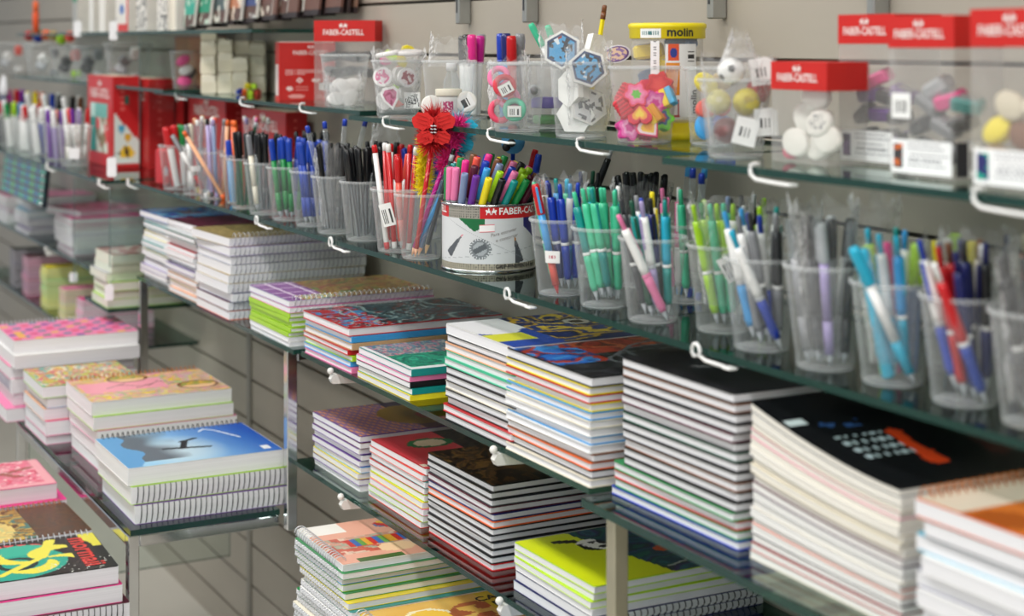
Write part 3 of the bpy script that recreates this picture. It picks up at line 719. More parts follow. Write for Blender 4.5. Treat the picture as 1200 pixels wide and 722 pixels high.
# -- far shelves (out of focus)
GF = 'notebooks on the far shelves'
stack('far pink stack by the divider', 'notebook', x_at(86, -.225), -.225, .885, .21, .21, [dict(c='pink', t=.018, rot=.25, dx=-.06, art=art_blob(['e85a90', 'f08ab0', 'a83a50'], 2, 5), res=(14, 12)), dict(c='hot_pink', t=.016)] + [dict(c='white', t=.016, art=art_blob(['8ac06a', 'e87a5a', 'f0d0b0', 'b03a4a'], 4, 9), res=(14, 12), n='green and red print')] + B('white', 'lilac', 'white', 'lilac', 'pink', t=.0145), GF, jit=.015)
stack('far lilac stack left of the pink one', 'notebook', x_at(36, -.225), -.225, .885, .20, .21, [dict(c='pink', t=.015)] + B('white', 'lilac', 'aqua', 'white', 'lilac', 'white', 'lilac', t=.0145), GF, jit=.015)
stack('farthest pink stack at the left edge', 'notebook', x_at(8, -.225), -.225, .885, .20, .21, B('pink', 'white', 'pink', 'lilac', 'white', 'silver', t=.0145), GF, jit=.012)
stack('pale green stack on the little ledge', 'notebook', -3.755, -.35, .88, .155, .20, [dict(c='cream', t=.021, art=art_blob(['d8d4c8', 'c8b0a8', 'a05a5a'], 2, 3), res=(12, 10))] + B('cream', 'silver', 'lime', 'cream', 'lime', t=.020), GF, page='e9eedc', jit=.010)
for u, cs, lb in ((18, ('black', 'charcoal', 'black', 'navy', 'black', 'charcoal', 'black', 'charcoal', 'black', 'charcoal'), 'far dark stack at the left edge'),
                  (33, ('maroon', 'hot_pink', 'charcoal', 'maroon', 'purple', 'hot_pink', 'maroon', 'purple', 'maroon', 'hot_pink'), 'far magenta stack beside the dark one'),
                  (55, ('yellow', 'yellow', 'lime', 'mint', 'lime', 'mint', 'lime', 'lime', 'yellow', 'yellow'), 'far yellow-green stack of notebooks'),
                  (76, ('pink', 'teal', 'hot_pink', 'aqua', 'yellow', 'lime', 'lime', 'yellow'), 'far mixed small stack beside yellow-green'),
                  (97, ('hot_pink', 'maroon', 'white', 'hot_pink', 'maroon', 'white', 'lilac', 'hot_pink'), 'far pink-white small stack by the tag')):
    stack(lb, 'notebook', x_at(u, -.245), -.245, .70, .085 if u < 60 else .075, .22 if u < 60 else .20, B(*cs, t=.0118 if u < 60 else .0108), GF, jit=.003, page={18: 'a09ca2', 33: 'cca4b4', 55: 'dce2a0', 76: 'e8d8b8', 97: 'ecd0dc'}[u])
# ------------------------------------------------------------------ cups
def cup_mesh(rt, rb, h):
    b = MB().mat(0, True)
    b.lathe([(rb * .55, 0.0035), (rb * .9, 0.0025), (rb, 0.0), (rb + .0012, .004), (rb + (rt - rb) * .16, h * .18), (rb + (rt - rb) * .17 + .0006, h * .19), (rb + (rt - rb) * .97, h * .955)], 28, cap=(True, False))
    return b.mesh('cup_body')
def rim_mesh(rt, h):
    b = MB().mat(0, True)
    b.lathe([(rt - .0012, h * .955), (rt + .0016, h * .955), (rt + .0022, h * .965), (rt + .0026, h * .985), (rt + .0018, h), (rt - .0002, h), (rt - .0008, h * .985), (rt - .0012, h * .955)], 28, cap=(False, False))
    return b.mesh('cup_rim')
def cup(label, x, y, z, rt=.0400, rb=.0290, h=.100, name='plastic_cup', group='clear plastic cups on the pen shelf'):
    t = thing(name, label, 'cup', (x, y, z), (0, 0, rnd.uniform(0, 3)), group)
    link('body', cached(('cup', rt, rb, h), lambda: cup_mesh(rt, rb, h)), CUP, t)
    link('rim', cached(('rim', rt, h), lambda: rim_mesh(rt, h)), RIM, t)
    return t
def sticker(root, x, y, r, zc, ang, wd, ht, fn, tilt=0.0):
    """small printed sticker wrapped on a cup wall, ang measured from the side facing the shop"""
    r = .0290 + .0110 * zc / .0955
    a0 = math.atan2(-F2.y, -F2.x) + ang - root.rotation_euler[2]
    def place(s, q):
        dx = (s - .5) * wd; dz = (q - .5) * ht; dx, dz = dx * math.cos(tilt) - dz * math.sin(tilt), dx * math.sin(tilt) + dz * math.cos(tilt)
        a = a0 + dx / r; rr = r + .0007 + dz * .115
        return (rr * math.cos(a), rr * math.sin(a), zc + dz)
    link('sticker', grid_print(14, 8, place, fn), print_mat(.5), root)
def barcode(s, t):
    if .12 < s < .88 and .18 < t < .72 and (math.sin(s * 70) + math.sin(s * 43)) > .1: return RGB('3a3a3c')
    return RGB('f0f0ee')
def price(s, t):
    return RGB('c06070') if .3 < s < .7 and .35 < t < .65 and math.sin(s * 60) > 0 else RGB('f4f2f0')

# ------------------------------------------------------------------ pens: tip end at the origin, pen runs up local z
def pen_parts(kind):
    P = {}
    def L(name, prof, n=10, smooth=True): P[name] = MB().mat(0, smooth).lathe(prof, n).mesh(name)
    if kind == 'stick':
        L('barrel', [(.0030, 0), (.0036, .001), (.0037, .108)], 6, False)
        L('ink_tube', [(.0014, .002), (.0014, .104)], 6)
        b = MB().mat(0, True).lathe([(.0040, .0905), (.0047, .091), (.0046, .138), (.0040, .1465), (.0022, .148)], 10)
        P['cap'] = b.mesh('cap')
        P['clip'] = MB().bbox(.0044, .0062, -.0013, .0013, .100, .146, .0004).mesh('clip')
    elif kind == 'retract':
        L('tip', [(.0008, 0), (.0012, .003), (.0036, .013)])
        L('grip', [(.0042, .013), (.0056, .020), (.0050, .034), (.0056, .048), (.0054, .058)])
        L('barrel', [(.0052, .0622), (.0056, .070), (.0052, .112), (.0047, .120)])
        L('band', [(.0055, .0582), (.0058, .0586), (.0058, .0618)], 10)
        L('button', [(.0030, .120), (.0030, .137), (.0022, .1395)], 8)
        P['clip'] = MB().bbox(.0048, .0066, -.0017, .0017, .082, .119, .0005).mesh('clip')
    elif kind == 'felt':
        L('barrel', [(.0030, 0), (.0040, .002), (.0040, .092)])
        L('cap', [(.0052, .094), (.0056, .095), (.0056, .138), (.0051, .142), (.0040, .1425), (.0037, .1395)], 12)
        L('band', [(.0041, .0885), (.0050, .089), (.0050, .0935)], 10)
    elif kind == 'fat':
        L('barrel', [(.0065, 0), (.0075, .002), (.0075, .090), (.0066, .092)], 14)
        L('cap', [(.0078, .0925), (.0083, .0935), (.0080, .128), (.0070, .134), (.0040, .1345)], 14)
        L('cap_band', [(.0081, .0885), (.0083, .0892), (.0083, .0922)], 14)
    elif kind == 'pencil':
        L('lead', [(.0003, 0), (.0011, .004)], 6)
        L('wood_tip', [(.0011, .004), (.0036, .018)], 6, False)
        L('barrel', [(.0037, .018), (.0037, .150)], 6, False)
        L('ferrule', [(.0038, .150), (.0038, .160)], 8)
        L('eraser', [(.0035, .160), (.0035, .168), (.0025, .170)], 8)
    elif kind == 'straw':
        L('barrel', [(.0036, 0), (.0042, .001), (.0042, .150)])
        L('top_plug', [(.0044, .150), (.0044, .160), (.0034, .163)])
        L('tip', [(.0036, -.003), (.0043, .0000), (.0043, .008)])
    elif kind == 'gel':
        L('tip', [(.0010, 0), (.0038, .012)])
        L('grip', [(.0050, .012), (.0052, .046)])
        L('barrel', [(.0050, .046), (.0050, .106)])
        L('cap', [(.0054, .106), (.0058, .107), (.0056, .140), (.0046, .146), (.0020, .1465)])
        P['clip'] = MB().bbox(.0054, .0072, -.0016, .0016, .108, .143, .0005).mesh('clip')
    elif kind == 'high':
        L('barrel', [(.0058, 0), (.0066, .002), (.0066, .086)], 12)
        L('cap', [(.0069, .0865), (.0071, .0872), (.0064, .124), (.0050, .127)], 12)
        P['clip'] = MB().bbox(.0064, .0084, -.0020, .0020, .094, .124, .0006).mesh('clip')
    return P
KINDNAME = dict(stick='capped ballpoint pen', retract='click pen', felt='fine marker', fat='thick marker', pencil='pencil', straw='slim tube pen', gel='gel pen', high='highlighter')
PRAD = dict(stick=.0048, retract=.0056, felt=.0056, fat=.0083, pencil=.0038, straw=.0044, gel=.0058, high=.0071)
ORDER = dict(stick=['barrel', 'ink_tube', 'cap', 'clip'], retract=['tip', 'grip', 'barrel', 'button', 'clip', 'band'], felt=['barrel', 'cap', 'band'], fat=['barrel', 'cap', 'cap_band'],
             pencil=['lead', 'wood_tip', 'barrel', 'ferrule', 'eraser'], straw=['barrel', 'top_plug', 'tip'], gel=['tip', 'grip', 'barrel', 'cap', 'clip'], high=['barrel', 'cap', 'clip'])
def pmat(c):
    if c == 'clear': return CLEARP
    return plastic(c, 0.28)
def pen(kind, cols, label, group, p0, p1, spin=0.0, name=None):
    P = cached(('pen', kind), lambda: pen_parts(kind))
    d = (Vector(p1) - Vector(p0)).normalized()
    q = d.to_track_quat('Z', 'Y') @ Quaternion((0, 0, 1), spin)
    root = thing(name or {'pencil': 'pencil', 'felt': 'fine_marker', 'fat': 'marker', 'high': 'highlighter'}.get(kind, 'pen'), label, 'pencil' if kind == 'pencil' else 'marker' if kind in ('felt', 'fat', 'high') else 'pen', p0, q, group)
    par = None
    for i, nme in enumerate(ORDER[kind]):
        c = cols[i] if i < len(cols) else cols[-1]
        o = link(nme, P[nme], pmat(c), root if not (nme == 'clip' and par) else par)
        if nme in ('cap', 'barrel'): par = o
    return root
# colour sets per kind, from one or two colour words
def colset(kind, a, b=None):
    b = b or 'clear'
    return dict(stick=(b, a, a, a), retract=('silver', b if b != 'clear' else a, a, b if b != 'clear' else a, 'white' if b == 'clear' else b, 'white' if a != 'white' else 'silver'), felt=(b if b != 'clear' else 'grey', a, 'silver'), fat=(b if b != 'clear' else 'white', a, a),
                pencil=('charcoal', 'tan', a, 'silver', b if b != 'clear' else 'pink'), straw=(b, a, a), gel=('silver', b, b, a, a), high=(a if b == 'clear' else b, a, a))[kind]
SCR_R = Vector((R2.x, R2.y, 0)); SCR_F = Vector((F2.x, F2.y, 0)); UPV = Vector((0, 0, 1))
LR = ['leftmost', 'second from left', 'third from left', 'fourth from left', 'fifth from left', 'sixth from left', 'seventh from left', 'eighth from left', 'ninth from left', 'tenth from left', 'eleventh from left', 'twelfth from left', 'thirteenth from left', 'fourteenth from left']
SHORT = dict(royal='blue', coral='coral red', sky='light blue', aqua='aqua blue', slate='slate blue', neon='yellow-green')
def pen_label(it, phrase):
    kind, a = it[0], it[1]; b = it[2] if len(it) > 2 else None
    nm = SHORT.get(a, a).replace('_', ' ')
    if b and b not in ('clear', a): nm += '-and-' + SHORT.get(b, b).replace('_', ' ').replace(' ', '-')
    return '%s %s in the %s' % (nm, KINDNAME[kind], phrase)
def fill(c, phrase, items, rt=.0400, rb=.0290, h=.100, twist=.35, lift=.004, group=None, squeeze=1.0, bias=0.0):
    """stand items in a cup, listed as seen from left to right"""
    n = len(items); cx, cy, cz = c
    pts = []
    for i in range(n):
        r = math.sqrt((i + .5) / n); a = i * 2.39996 + n
        pts.append((r * math.cos(a), r * math.sin(a)))
    pts.sort(key=lambda p: p[0] * R2.x + p[1] * R2.y)
    labs = [pen_label(it, phrase) for it in items]; seen = {}
    for (sx, sy), it in zip(pts, items):
        kind, a = it[0], it[1]; b = it[2] if len(it) > 2 else None
        pr = PRAD[kind]
        R0 = rb - pr - .0030 - bias; R1 = (rt - pr - .0030 - bias * .7) * squeeze
        tw = twist; ct, s_ = math.cos(tw), math.sin(tw)
        bs = SCR_R * bias
        p0 = bs + Vector((cx + R0 * (sx * ct - sy * s_), cy + R0 * (sx * s_ + sy * ct), cz + lift + rnd.uniform(0, .004)))
        p1 = Vector((cx + R1 * sx, cy + R1 * sy, cz + h)) - bs * .7
        p0.z += rnd.uniform(0, bias * 1.2)
        lb = pen_label(it, phrase)
        if labs.count(lb) > 1:
            k_ = seen.get(lb, 0); seen[lb] = k_ + 1
            cand = lb.replace(' in the ', ', %s in the ' % LR[k_], 1)
            if len(cand.split()) <= 16: lb = cand
        pen(kind, colset(kind, a, b), lb, group or ('pens in the ' + phrase), p0, p1, rnd.uniform(0, 6.3))
def lean(c, kind, cols, label, group, a0, b0, a1, b1, h=.100, lift=.004, spin=0.0, name=None):
    """one pen placed by hand: a = to the right as seen, b = away from the viewer, at the foot and at rim height"""
    c = Vector(c); a0, b0, a1, b1 = (1.12 * v for v in (a0, b0, a1, b1))
    p0 = c + SCR_R * a0 + SCR_F * b0 + UPV * lift; p1 = c + SCR_R * a1 + SCR_F * b1 + UPV * h
    return pen(kind, cols, label, group, p0, p1, spin, name)
def film(label, x, y, z, r0, r1, h0, h1, seed, sq_=0.8, name='plastic_bag', group='crinkled clear bags round the pens'):
    """open crinkled bag of clear film"""
    b = MB().mat(0, True); n = 26; m = 9; vs = []; fs = []
    for j in range(m + 1):
        q = j / m; zz = h0 + (h1 - h0) * q; rr = r0 + (r1 - r0) * q
        for k in range(n):
            a = 2 * math.pi * k / n
            f = 1 + .16 * (.3 + q) * N2(math.cos(a) * 1.5 + seed, math.sin(a) * 1.5, 2.2, seed + j * .16) + .10 * q * math.sin(a * 5 + seed)
            vs.append((rr * f * math.cos(a), rr * f * math.sin(a) * sq_, zz + (.022 * q ** 3) * N2(math.cos(a) * 2, math.sin(a) * 2, 1.8, seed + 3)))
    for j in range(m):
        for k in range(n): fs.append((j * n + k, j * n + (k + 1) % n, (j + 1) * n + (k + 1) % n, (j + 1) * n + k))
    b.add(vs, fs)
    return tag(link(name, b.mesh(name), FILM, None, (x, y, z), (0, 0, math.pi / 2 - YAW)), label, 'bag', group)

ZP = Z_PEN
def C(x, y): return (x, y, ZP)
# (position, cup label, phrase, items)
PC = {}
def pencup(key, x, y, label, phrase, items, **kw):
    PC[key] = C(x, y); ck = {k: kw[k] for k in ('rt', 'rb', 'h') if k in kw}
    root = cup(label, x, y, ZP, **ck); fill(PC[key], phrase, items, **kw); return root
K = lambda kind, *cs: [(kind, *(c if isinstance(c, tuple) else (c,))) for c in cs]
pencup('P1', -3.575, -.246, 'clear cup of red and green markers, leftmost of the near row', 'leftmost clear cup', K('fat', ('red', 'red'), ('red', 'white'), ('red', 'red'), ('red', 'red'), ('green', 'green'), ('green', 'white')), bias=.004)
r = pencup('P2', -3.43, -.243, 'clear cup with a small price sticker beside the orange pens', 'cup with the small price sticker', K('gel', ('white', 'white'), ('grey', 'white'), ('cream', 'clear')) + K('straw', ('cream', 'clear'), ('peach', 'clear'), ('yellow', 'clear'), ('white', 'clear'), ('cream', 'clear')))
sticker(r, 0, 0, .0315, .058, .05, .02, .012, lambda s, t: RGB('f2f2f0'))
pencup('P3', -3.325, -.240, 'clear cup with a long orange pen leaning across', 'cup with the long orange pen', K('straw', ('white', 'clear'), ('cream', 'clear'), ('white', 'lilac'), ('black', 'lilac'), ('coral', 'clear'), ('lilac', 'slate'), ('white', 'clear'), ('grey', 'clear'), ('orange', 'peach')))
lean(PC['P3'], 'straw', ('peach', 'orange', 'orange'), 'long orange pen leaning across the front of its cup', 'pens in the cup with the long orange pen', .022, -.021, -.028, -.029, lift=.003)
lean(PC['P2'], 'gel', ('silver', 'red', 'white', 'grey', 'silver'), 'white pen with red grip leaning across the stickered cup', 'pens in the cup with the small price sticker', .020, -.019, -.028, -.028, lift=.003)
pencup('P4', -3.21, -.220, 'clear cup of blue and orange highlighters', 'cup of blue and orange highlighters', K('straw', ('orange', 'orange'), ('orange', 'orange')) + K('high', 'lime', 'green') + K('pencil', 'dark_green'))
lean(PC['P4'], 'high', ('sky', 'blue', 'blue'), 'blue highlighter at the front of the highlighter cup', 'front highlighters', -.010, -.019, -.016, -.026, lift=.004)
lean(PC['P4'], 'high', ('orange', 'orange', 'orange'), 'orange highlighter at the front of the highlighter cup', 'front highlighters', .008, -.019, .004, -.026, lift=.004)
pencup('P5', -3.105, -.242, 'green-looking clear cup with black pen caps', 'green-looking cup of black caps', K('stick', ('black', 'dark_green'), ('black', 'dark_green'), ('black', 'green'), ('black', 'dark_green'), ('charcoal', 'dark_green'), ('black', 'green'), ('black', 'dark_green'), ('black', 'green')))
pencup('P6', -2.985, -.246, 'clear cup of grey and black pens left of the blue caps', 'cup left of the blue-capped pens', K('gel', ('grey', 'cream'), ('black', 'clear')) + K('stick', 'charcoal', 'black', 'black', 'black', 'charcoal', 'black', 'black'))
pencup('P7', -2.865, -.243, 'clear cup of blue-capped pens with green barrels', 'cup of blue caps and green barrels', K('gel', ('royal', 'green'), ('royal', 'dark_green'), ('royal', 'green'), ('royal', 'green'), ('royal', 'dark_green'), ('royal', 'green'), ('royal', 'royal'), ('royal', 'royal'), ('royal', 'green')))
pencup('P8', -2.755, -.238, 'clear cup of plain blue pens left of the wrapped pens', 'cup of plain blue pens', K('gel', ('royal', 'royal'), ('royal', 'royal'), ('royal', 'navy'), ('royal', 'royal'), ('royal', 'navy'), ('royal', 'royal')))
pencup('P9', -2.632, -.244, 'clear cup of black-capped pens in crinkled wrappers', 'cup of wrapped black-capped pens', K('stick', *(['black'] * 11)))
film('crinkled clear wrapper over the pens left of the packed black caps', -2.632, -.244, ZP, .022, .036, .012, .150, 3)
for k, (a, b) in enumerate(((-.030, .005), (-.012, .014), (.008, .018), (.028, .012))):
    lean(PC['P9'], 'straw', ('clear', 'blue', 'silver'), '%s clear pen with blue end above the wrapped black-capped pens' % ['leftmost', 'second', 'third', 'rightmost'][k], 'tall blue-ended pens', a * .4, b * .6 + .006, a * .9, b + .004, lift=.026 + .004 * k)
pencup('P10', -2.515, -.238, 'clear cup packed with black-capped pens', 'cup packed with black caps', K('stick', *(['black'] * 14)))
r = pencup('P11', -2.36, -.248, 'clear cup of red candy-stripe pens', 'cup of red and white striped pens', K('straw', ('red', 'white'), ('white', 'red'), ('red', 'white'), ('white', 'red')) + K('gel', ('red', 'white'), ('red', 'coral'), ('coral', 'white')) + K('straw', ('red', 'red'), ('white', 'red')), squeeze=1.0)
sticker(r, 0, 0, .031, .060, -.35, .022, .036, barcode, .25)
P12 = (-2.263, -.250, ZP); cup('clear cup holding the feather-topped pens', P12[0], P12[1], ZP)
# back row behind these cups
pencup('P11b', -2.50, -.135, 'clear back-row cup of blue caps behind the striped pens', 'back-row cup of blue caps', K('stick', *(['blue'] * 9)))
pencup('P10b', -2.66, -.135, 'clear back-row cup of black caps behind the wrapped pens', 'back-row cup behind the wrapped pens', K('stick', *(['black'] * 8)) + K('gel', ('red', 'black')))
pencup('P6b', -3.02, -.135, 'clear back-row cup of black caps behind the grey pens', 'back-row cup behind the grey pens', K('stick', *(['black'] * 9)))
pencup('P3b', -3.38, -.125, 'clear back-row cup of white and lilac tubes', 'back-row cup behind the orange pen', K('straw', ('white', 'clear'), ('lilac', 'clear'), ('white', 'clear'), ('orange', 'clear'), ('cream', 'clear'), ('white', 'clear')))
# feather pens
def feather_pen(label, stemc, fluffc, a0, b0, a1, b1, L, kind, seed):
    c = Vector(P12); p0 = c + SCR_R * a0 + SCR_F * b0 + UPV * .004; p1 = c + SCR_R * a1 + SCR_F * b1 + UPV * .1
    d = (p1 - p0).normalized(); q = d.to_track_quat('Z', 'Y')
    root = thing('feather_pen', label, 'pen', p0, q, 'feather pens in the cup left of the tin')
    link('tip', MB().mat(0, True).lathe([(.0006, 0), (.0034, .012)], 10).mesh('tip'), plastic('peach', .4), root)
    link('stem', MB().mat(0, True).lathe([(.0035, .012), (.0035, L)], 10).mesh('stem'), plastic(stemc, .2, coat=.4), root)
    b = MB()
    for k in range(7):   # glitter spiral on the stem
        z0 = .02 + k * (L - .03) / 7; b.mat(0, True).tube([(.0037 * math.cos(j * .9), .0037 * math.sin(j * .9), z0 + j * (L - .03) / 7 / 6) for j in range(7)], .0007, 4)
    link('spiral_stripe', b.mesh('spiral_stripe'), plastic(mixc(RGB(stemc), (1, 1, 1), .3), .25), root)
    rr = random.Random(seed); b = MB()
    up_loc = q.inverted() @ UPV; vw = q.inverted() @ (-SCR_F); rt_ = q.inverted() @ SCR_R
    ctr = Vector((0, 0, L + .005))
    for k in range(2000):
        dv = Vector((rr.gauss(0, 1), rr.gauss(0, 1), rr.gauss(.15, 1))).normalized()
        s0 = ctr + Vector((rr.uniform(-.003, .003), rr.uniform(-.003, .003), rr.uniform(-.024, .020) if kind == 'butterfly' else rr.uniform(-.055, .022)))
        ln = rr.uniform(.016, .034) if kind == 'butterfly' else rr.uniform(.010, .022); sd = dv.cross(Vector((rr.uniform(-1, 1), rr.uniform(-1, 1), .3))).normalized() * .0007
        md = s0 + dv * ln * .55 + Vector((0, 0, -.002)); e = s0 + dv * ln + up_loc * rr.uniform(-.004, .003)
        b.add([s0 - sd, s0 + sd, md + sd, md - sd, e], [(0, 1, 2, 3), (3, 2, 4)])
    o = link('feather', b.mesh('feather'), plastic(fluffc, .9), root); o['kind'] = 'stuff'
    if kind == 'butterfly':
        lc = {'red': 'd8201c', 'aqua': '22b4d8'}.get(fluffc, fluffc)
        for sgn in (-1, 1):
            for up, sc in ((1, 1.0), (-1, .78)):
                poly = []
                for j in range(16):
                    a = 2 * math.pi * j / 16; r_ = .0160 * sc * (1 + .10 * math.sin(a * 7))
                    poly.append((r_ * math.cos(a), r_ * math.sin(a) * .85))
                vs = []
                for dz in (0, .0012):
                    for (px, py) in poly:
                        pos = ctr + rt_ * (sgn * (.0165 * sc + px * 1.05)) + up_loc * (up * .0125 + py) + vw * (.016 + dz + .10 * abs(sgn * .0165 + px) )
                        vs.append(pos)
                n = 16; fs = [tuple(range(n)), tuple(range(2 * n - 1, n - 1, -1))] + [(j, n + j, n + (j + 1) % n, (j + 1) % n) for j in range(n)]
                w_ = link('wing', MB().add(vs, fs).mesh('wing'), plastic(lc, .7), root)
                b2 = MB()
                for j in range(3):
                    b2.tube([ctr + rt_ * (sgn * (.006 + k * .0065)) + up_loc * (up * (.004 + j * .006 + k * .0022)) + vw * (.0185 + .1 * (.006 + k * .0065)) for k in range(4)], .0004, 4)
                link('wing_vein', b2.mesh('wing_vein'), plastic(mixc(RGB(lc), (0, 0, 0), .12), .6), w_)
        b3 = MB()
        for i in range(3):
            for j in range(2):
                pc = ctr + rt_ * ((j - .5) * .005) + up_loc * ((i - 1) * .005) + vw * .0215
                b3.mat(0, False).lathe([(.0004, -.0012), (.0028, 0), (.0018, .0013)], 6, tuple(pc))
        link('gem', b3.mesh('gem'), plastic('eef2f6', .15, .2), root)
feather_pen('red butterfly feather pen with a gem, in the cup left of the tin', 'red', 'red', -.008, -.018, .006, -.012, .192, 'butterfly', 1)
feather_pen('magenta fluffy feather pen beside the red butterfly', 'magenta', 'hot_pink', -.014, -.004, .020, -.002, .192, 'fluff', 2)
feather_pen('turquoise butterfly feather pen nearest the tin', 'slate', 'aqua', -.004, -.004, .027, .010, .188, 'butterfly', 3)
feather_pen('yellow fluffy feather pen behind the red butterfly', 'yellow', 'yellow', -.004, .010, .002, .020, .150, 'fluff', 4)
feather_pen('white fluffy feather pen behind the turquoise butterfly', 'silver', 'white', .006, .010, .026, .023, .195, 'fluff', 5)
lean(P12, 'pencil', ('coral', 'peach', 'sky', 'silver', 'coral'), 'pale blue pencil crossing behind the feather pens', 'pencils by the feather pens', -.010, .006, .029, -.009, lift=.005)
lean(P12, 'pencil', ('charcoal', 'tan', 'charcoal', 'silver', 'black'), 'dark grey pencil in the cup of feather pens', 'pencils by the feather pens', .006, -.016, .029, -.016, lift=.005)

# ------------------------------------------------------------------ the round tin of markers
TR, TH = .0685, .098
TC = Vector((-2.128, -.203, ZP))
tin = thing('marker_tin', 'round printed tin full of coloured markers on the pen shelf', 'tin', TC)
link('body', MB().mat(0, True).lathe([(TR - .004, .001), (TR - .0010, .001), (TR - .0010, TH - .001), (TR - .0022, TH - .001), (TR - .0022, .003)], 56, cap=(True, True)).mesh('body'), STEEL, tin)
for zz, nme in ((.0, 'base_rim'), (TH - .0035, 'top_rim')):
    link(nme, MB().mat(0, True).lathe([(TR - .001, zz), (TR + .0016, zz), (TR + .0022, zz + .0018), (TR + .0016, zz + .0035), (TR - .001, zz + .0035)], 56, cap=(False, False)).mesh(nme), CHROME, tin)
A0 = math.atan2(-F2.y, -F2.x)
def tin_fn(s, t):
    ph = (s - .5) * 360; x = math.radians(ph) * TR * 1000; z = t * TH * 1000     # millimetres along the wall
    if z > 80:
        if -56 < ph < -9.5: return RGB('4a4844') if ((x * .26) % 1 - .5) ** 2 + ((z * .26) % 1 - .5) ** 2 < .06 else RGB('9a968c')
        return RGB('c81c20')
    if z < 10.5: return RGB('4a4640') if ((x * .26) % 1 - .5) ** 2 + ((z * .3) % 1 - .5) ** 2 < .06 else RGB('a8a290')
    c = RGB('d4d6d8')
    if z > 57 and -44 < ph < -4 and x > -46 + (80 - z) * 1.3 and x < -2 - max(0, 68 - z) * 2.2: c = RGB('1a6a3c')
    if ph > 48 and z > 52 + (64 - ph) * .9: c = RGB('2a2a70')
    cx, cz = math.radians(-9.5) * TR * 1000, 33
    e = math.hypot(x - cx, z - cz)
    if e < 16.5: c = RGB('7a8084') if e > 10.5 else (RGB('5c6266') if abs((x - cx) * .5 - (z - cz) * .86) < 4 else RGB('a8aeb2'))
    if 13 < e < 16 and math.sin(math.atan2(z - cz, x - cx) * 22) > .2: c = RGB('d0d4d6')
    def pn(ax, az, bx, bz, w0, w1, col, tipc):
        nonlocal c
        dx, dz = bx - ax, bz - az; k = ((x - ax) * dx + (z - az) * dz) / (dx * dx + dz * dz)
        if 0 <= k <= 1:
            dd = abs((x - ax) * dz - (z - az) * dx) / math.hypot(dx, dz)
            if dd < w0 + (w1 - w0) * k: c = tipc if k < .12 else (col if k > .3 else RGB('6a6c70'))
    pn(-38, 55, -66, 22, .6, 7, RGB('585c62'), RGB('d87a8a'))
    pn(41, 50, 50, 10.5, .6, 8.5, RGB('4c5056'), RGB('b87a34'))
    if abs(z - 45 + .5 * x) < .45 or abs(z - 24 - .12 * x) < .4: c = mixc(c, RGB('9a9ea2'), .6)
    return c
link('wrap_print', grid_print(300, 70, lambda s, t: ((TR + .0002) * math.cos(A0 + (s - .5) * 2 * math.pi), (TR + .0002) * math.sin(A0 + (s - .5) * 2 * math.pi), .0036 + t * (TH - .0072)), tin_fn), print_mat(.3), tin)
def on_tin(ph, zc):
    a0 = A0 + math.radians(ph)
    return lambda p: Vector(((TR + .0007) * math.cos(a0 + p.x / TR), (TR + .0007) * math.sin(a0 + p.x / TR), zc + p.y))
link('lettering', text_mesh('FABER-CASTELL', .0135, on_tin(13, .0878), 'LEFT', .0003), plastic('white', .4), tin)
link('lettering', text_mesh('FABER-CASTELL', .0135, on_tin(-141, .0878), 'LEFT', .0003), plastic('white', .4), tin)
link('lettering', text_mesh('GRIP FINEPEN 0.4 mm', .0078, on_tin(9, .0085), 'LEFT', .0002), plastic('black', .4), tin)
link('lettering', text_mesh('Para escrever', .0072, lambda p: on_tin(20, .0580)(Vector((p.x, p.y + p.x * .22, 0))), bold=0), plastic('8a8480', .5), tin)
link('lettering', text_mesh('e contornar', .0072, lambda p: on_tin(24, .0500)(Vector((p.x, p.y + p.x * .22, 0))), bold=0), plastic('8a8480', .5), tin)
def emblem(fn, k, root, c='white'):
    """two small mounted figures facing each other, as flat shapes"""
    b = MB()
    for sg in (-1, 1):
        for poly in ([(.06, -.1), (.5, -.14), (.58, .05), (.42, .16), (.1, .14)], [(.44, .08), (.62, .06), (.60, .2), (.46, .22)], [(.08, -.1), (.16, -.12), (.10, -.34), (.02, -.34)], [(.42, -.12), (.5, -.1), (.56, -.34), (.48, -.34)], [(.2, .12), (.36, .12), (.33, .38), (.2, .36)]):
            vs = [fn(Vector((sg * q[0] * k, q[1] * k, 0))) for q in poly]
            b.add(vs, [tuple(range(len(poly)))])
    link('emblem', b.mesh('emblem'), plastic(c, .4), root)
emblem(on_tin(4, .0878), .013, tin)
link('price_label', grid_print(20, 10, lambda s, t: tuple(on_tin(-1 + 0, .064)(Vector(((s - .5) * .022, (t - .5) * .011 + (s - .5) * .001, 0)))), lambda s, t: RGB('e07a84') if t < .12 or t > .9 else RGB('f4f0f0')), print_mat(.5), tin)
FC = ['pink', 'pink', 'slate', 'purple', 'yellow', 'black', 'teal', 'green', 'maroon', 'black', 'red', 'red', 'orange', 'blue', 'lime', 'sky', 'hot_pink', 'brown', 'dark_green', 'coral']
rf = random.Random(12); GT = 'markers in the round tin'
rings = [(.0605, 23, .0), (.0470, 18, .1), (.0335, 13, .3), (.0195, 7, .1)]
front = ['dark_green', 'green', 'pink', 'pink', 'slate', 'purple', 'yellow', 'black', 'teal', 'green', 'maroon', 'black', 'red', 'red', 'green']
_tl = {}
def tin_label(c, ri, deg):
    sec = ['front', 'front right', 'right', 'back right', 'back', 'back left', 'left', 'front left'][int((deg + 22.5) // 45) % 8]
    lb = '%s fine marker at the %s of the round tin, %s' % (c.replace('_', ' '), sec, ['outer ring', 'second ring', 'third ring', 'inner ring'][ri])
    _tl[lb] = _tl.get(lb, 0) + 1
    return lb if _tl[lb] == 1 else lb + ', another one' if _tl[lb] == 2 else lb + ', farther along'
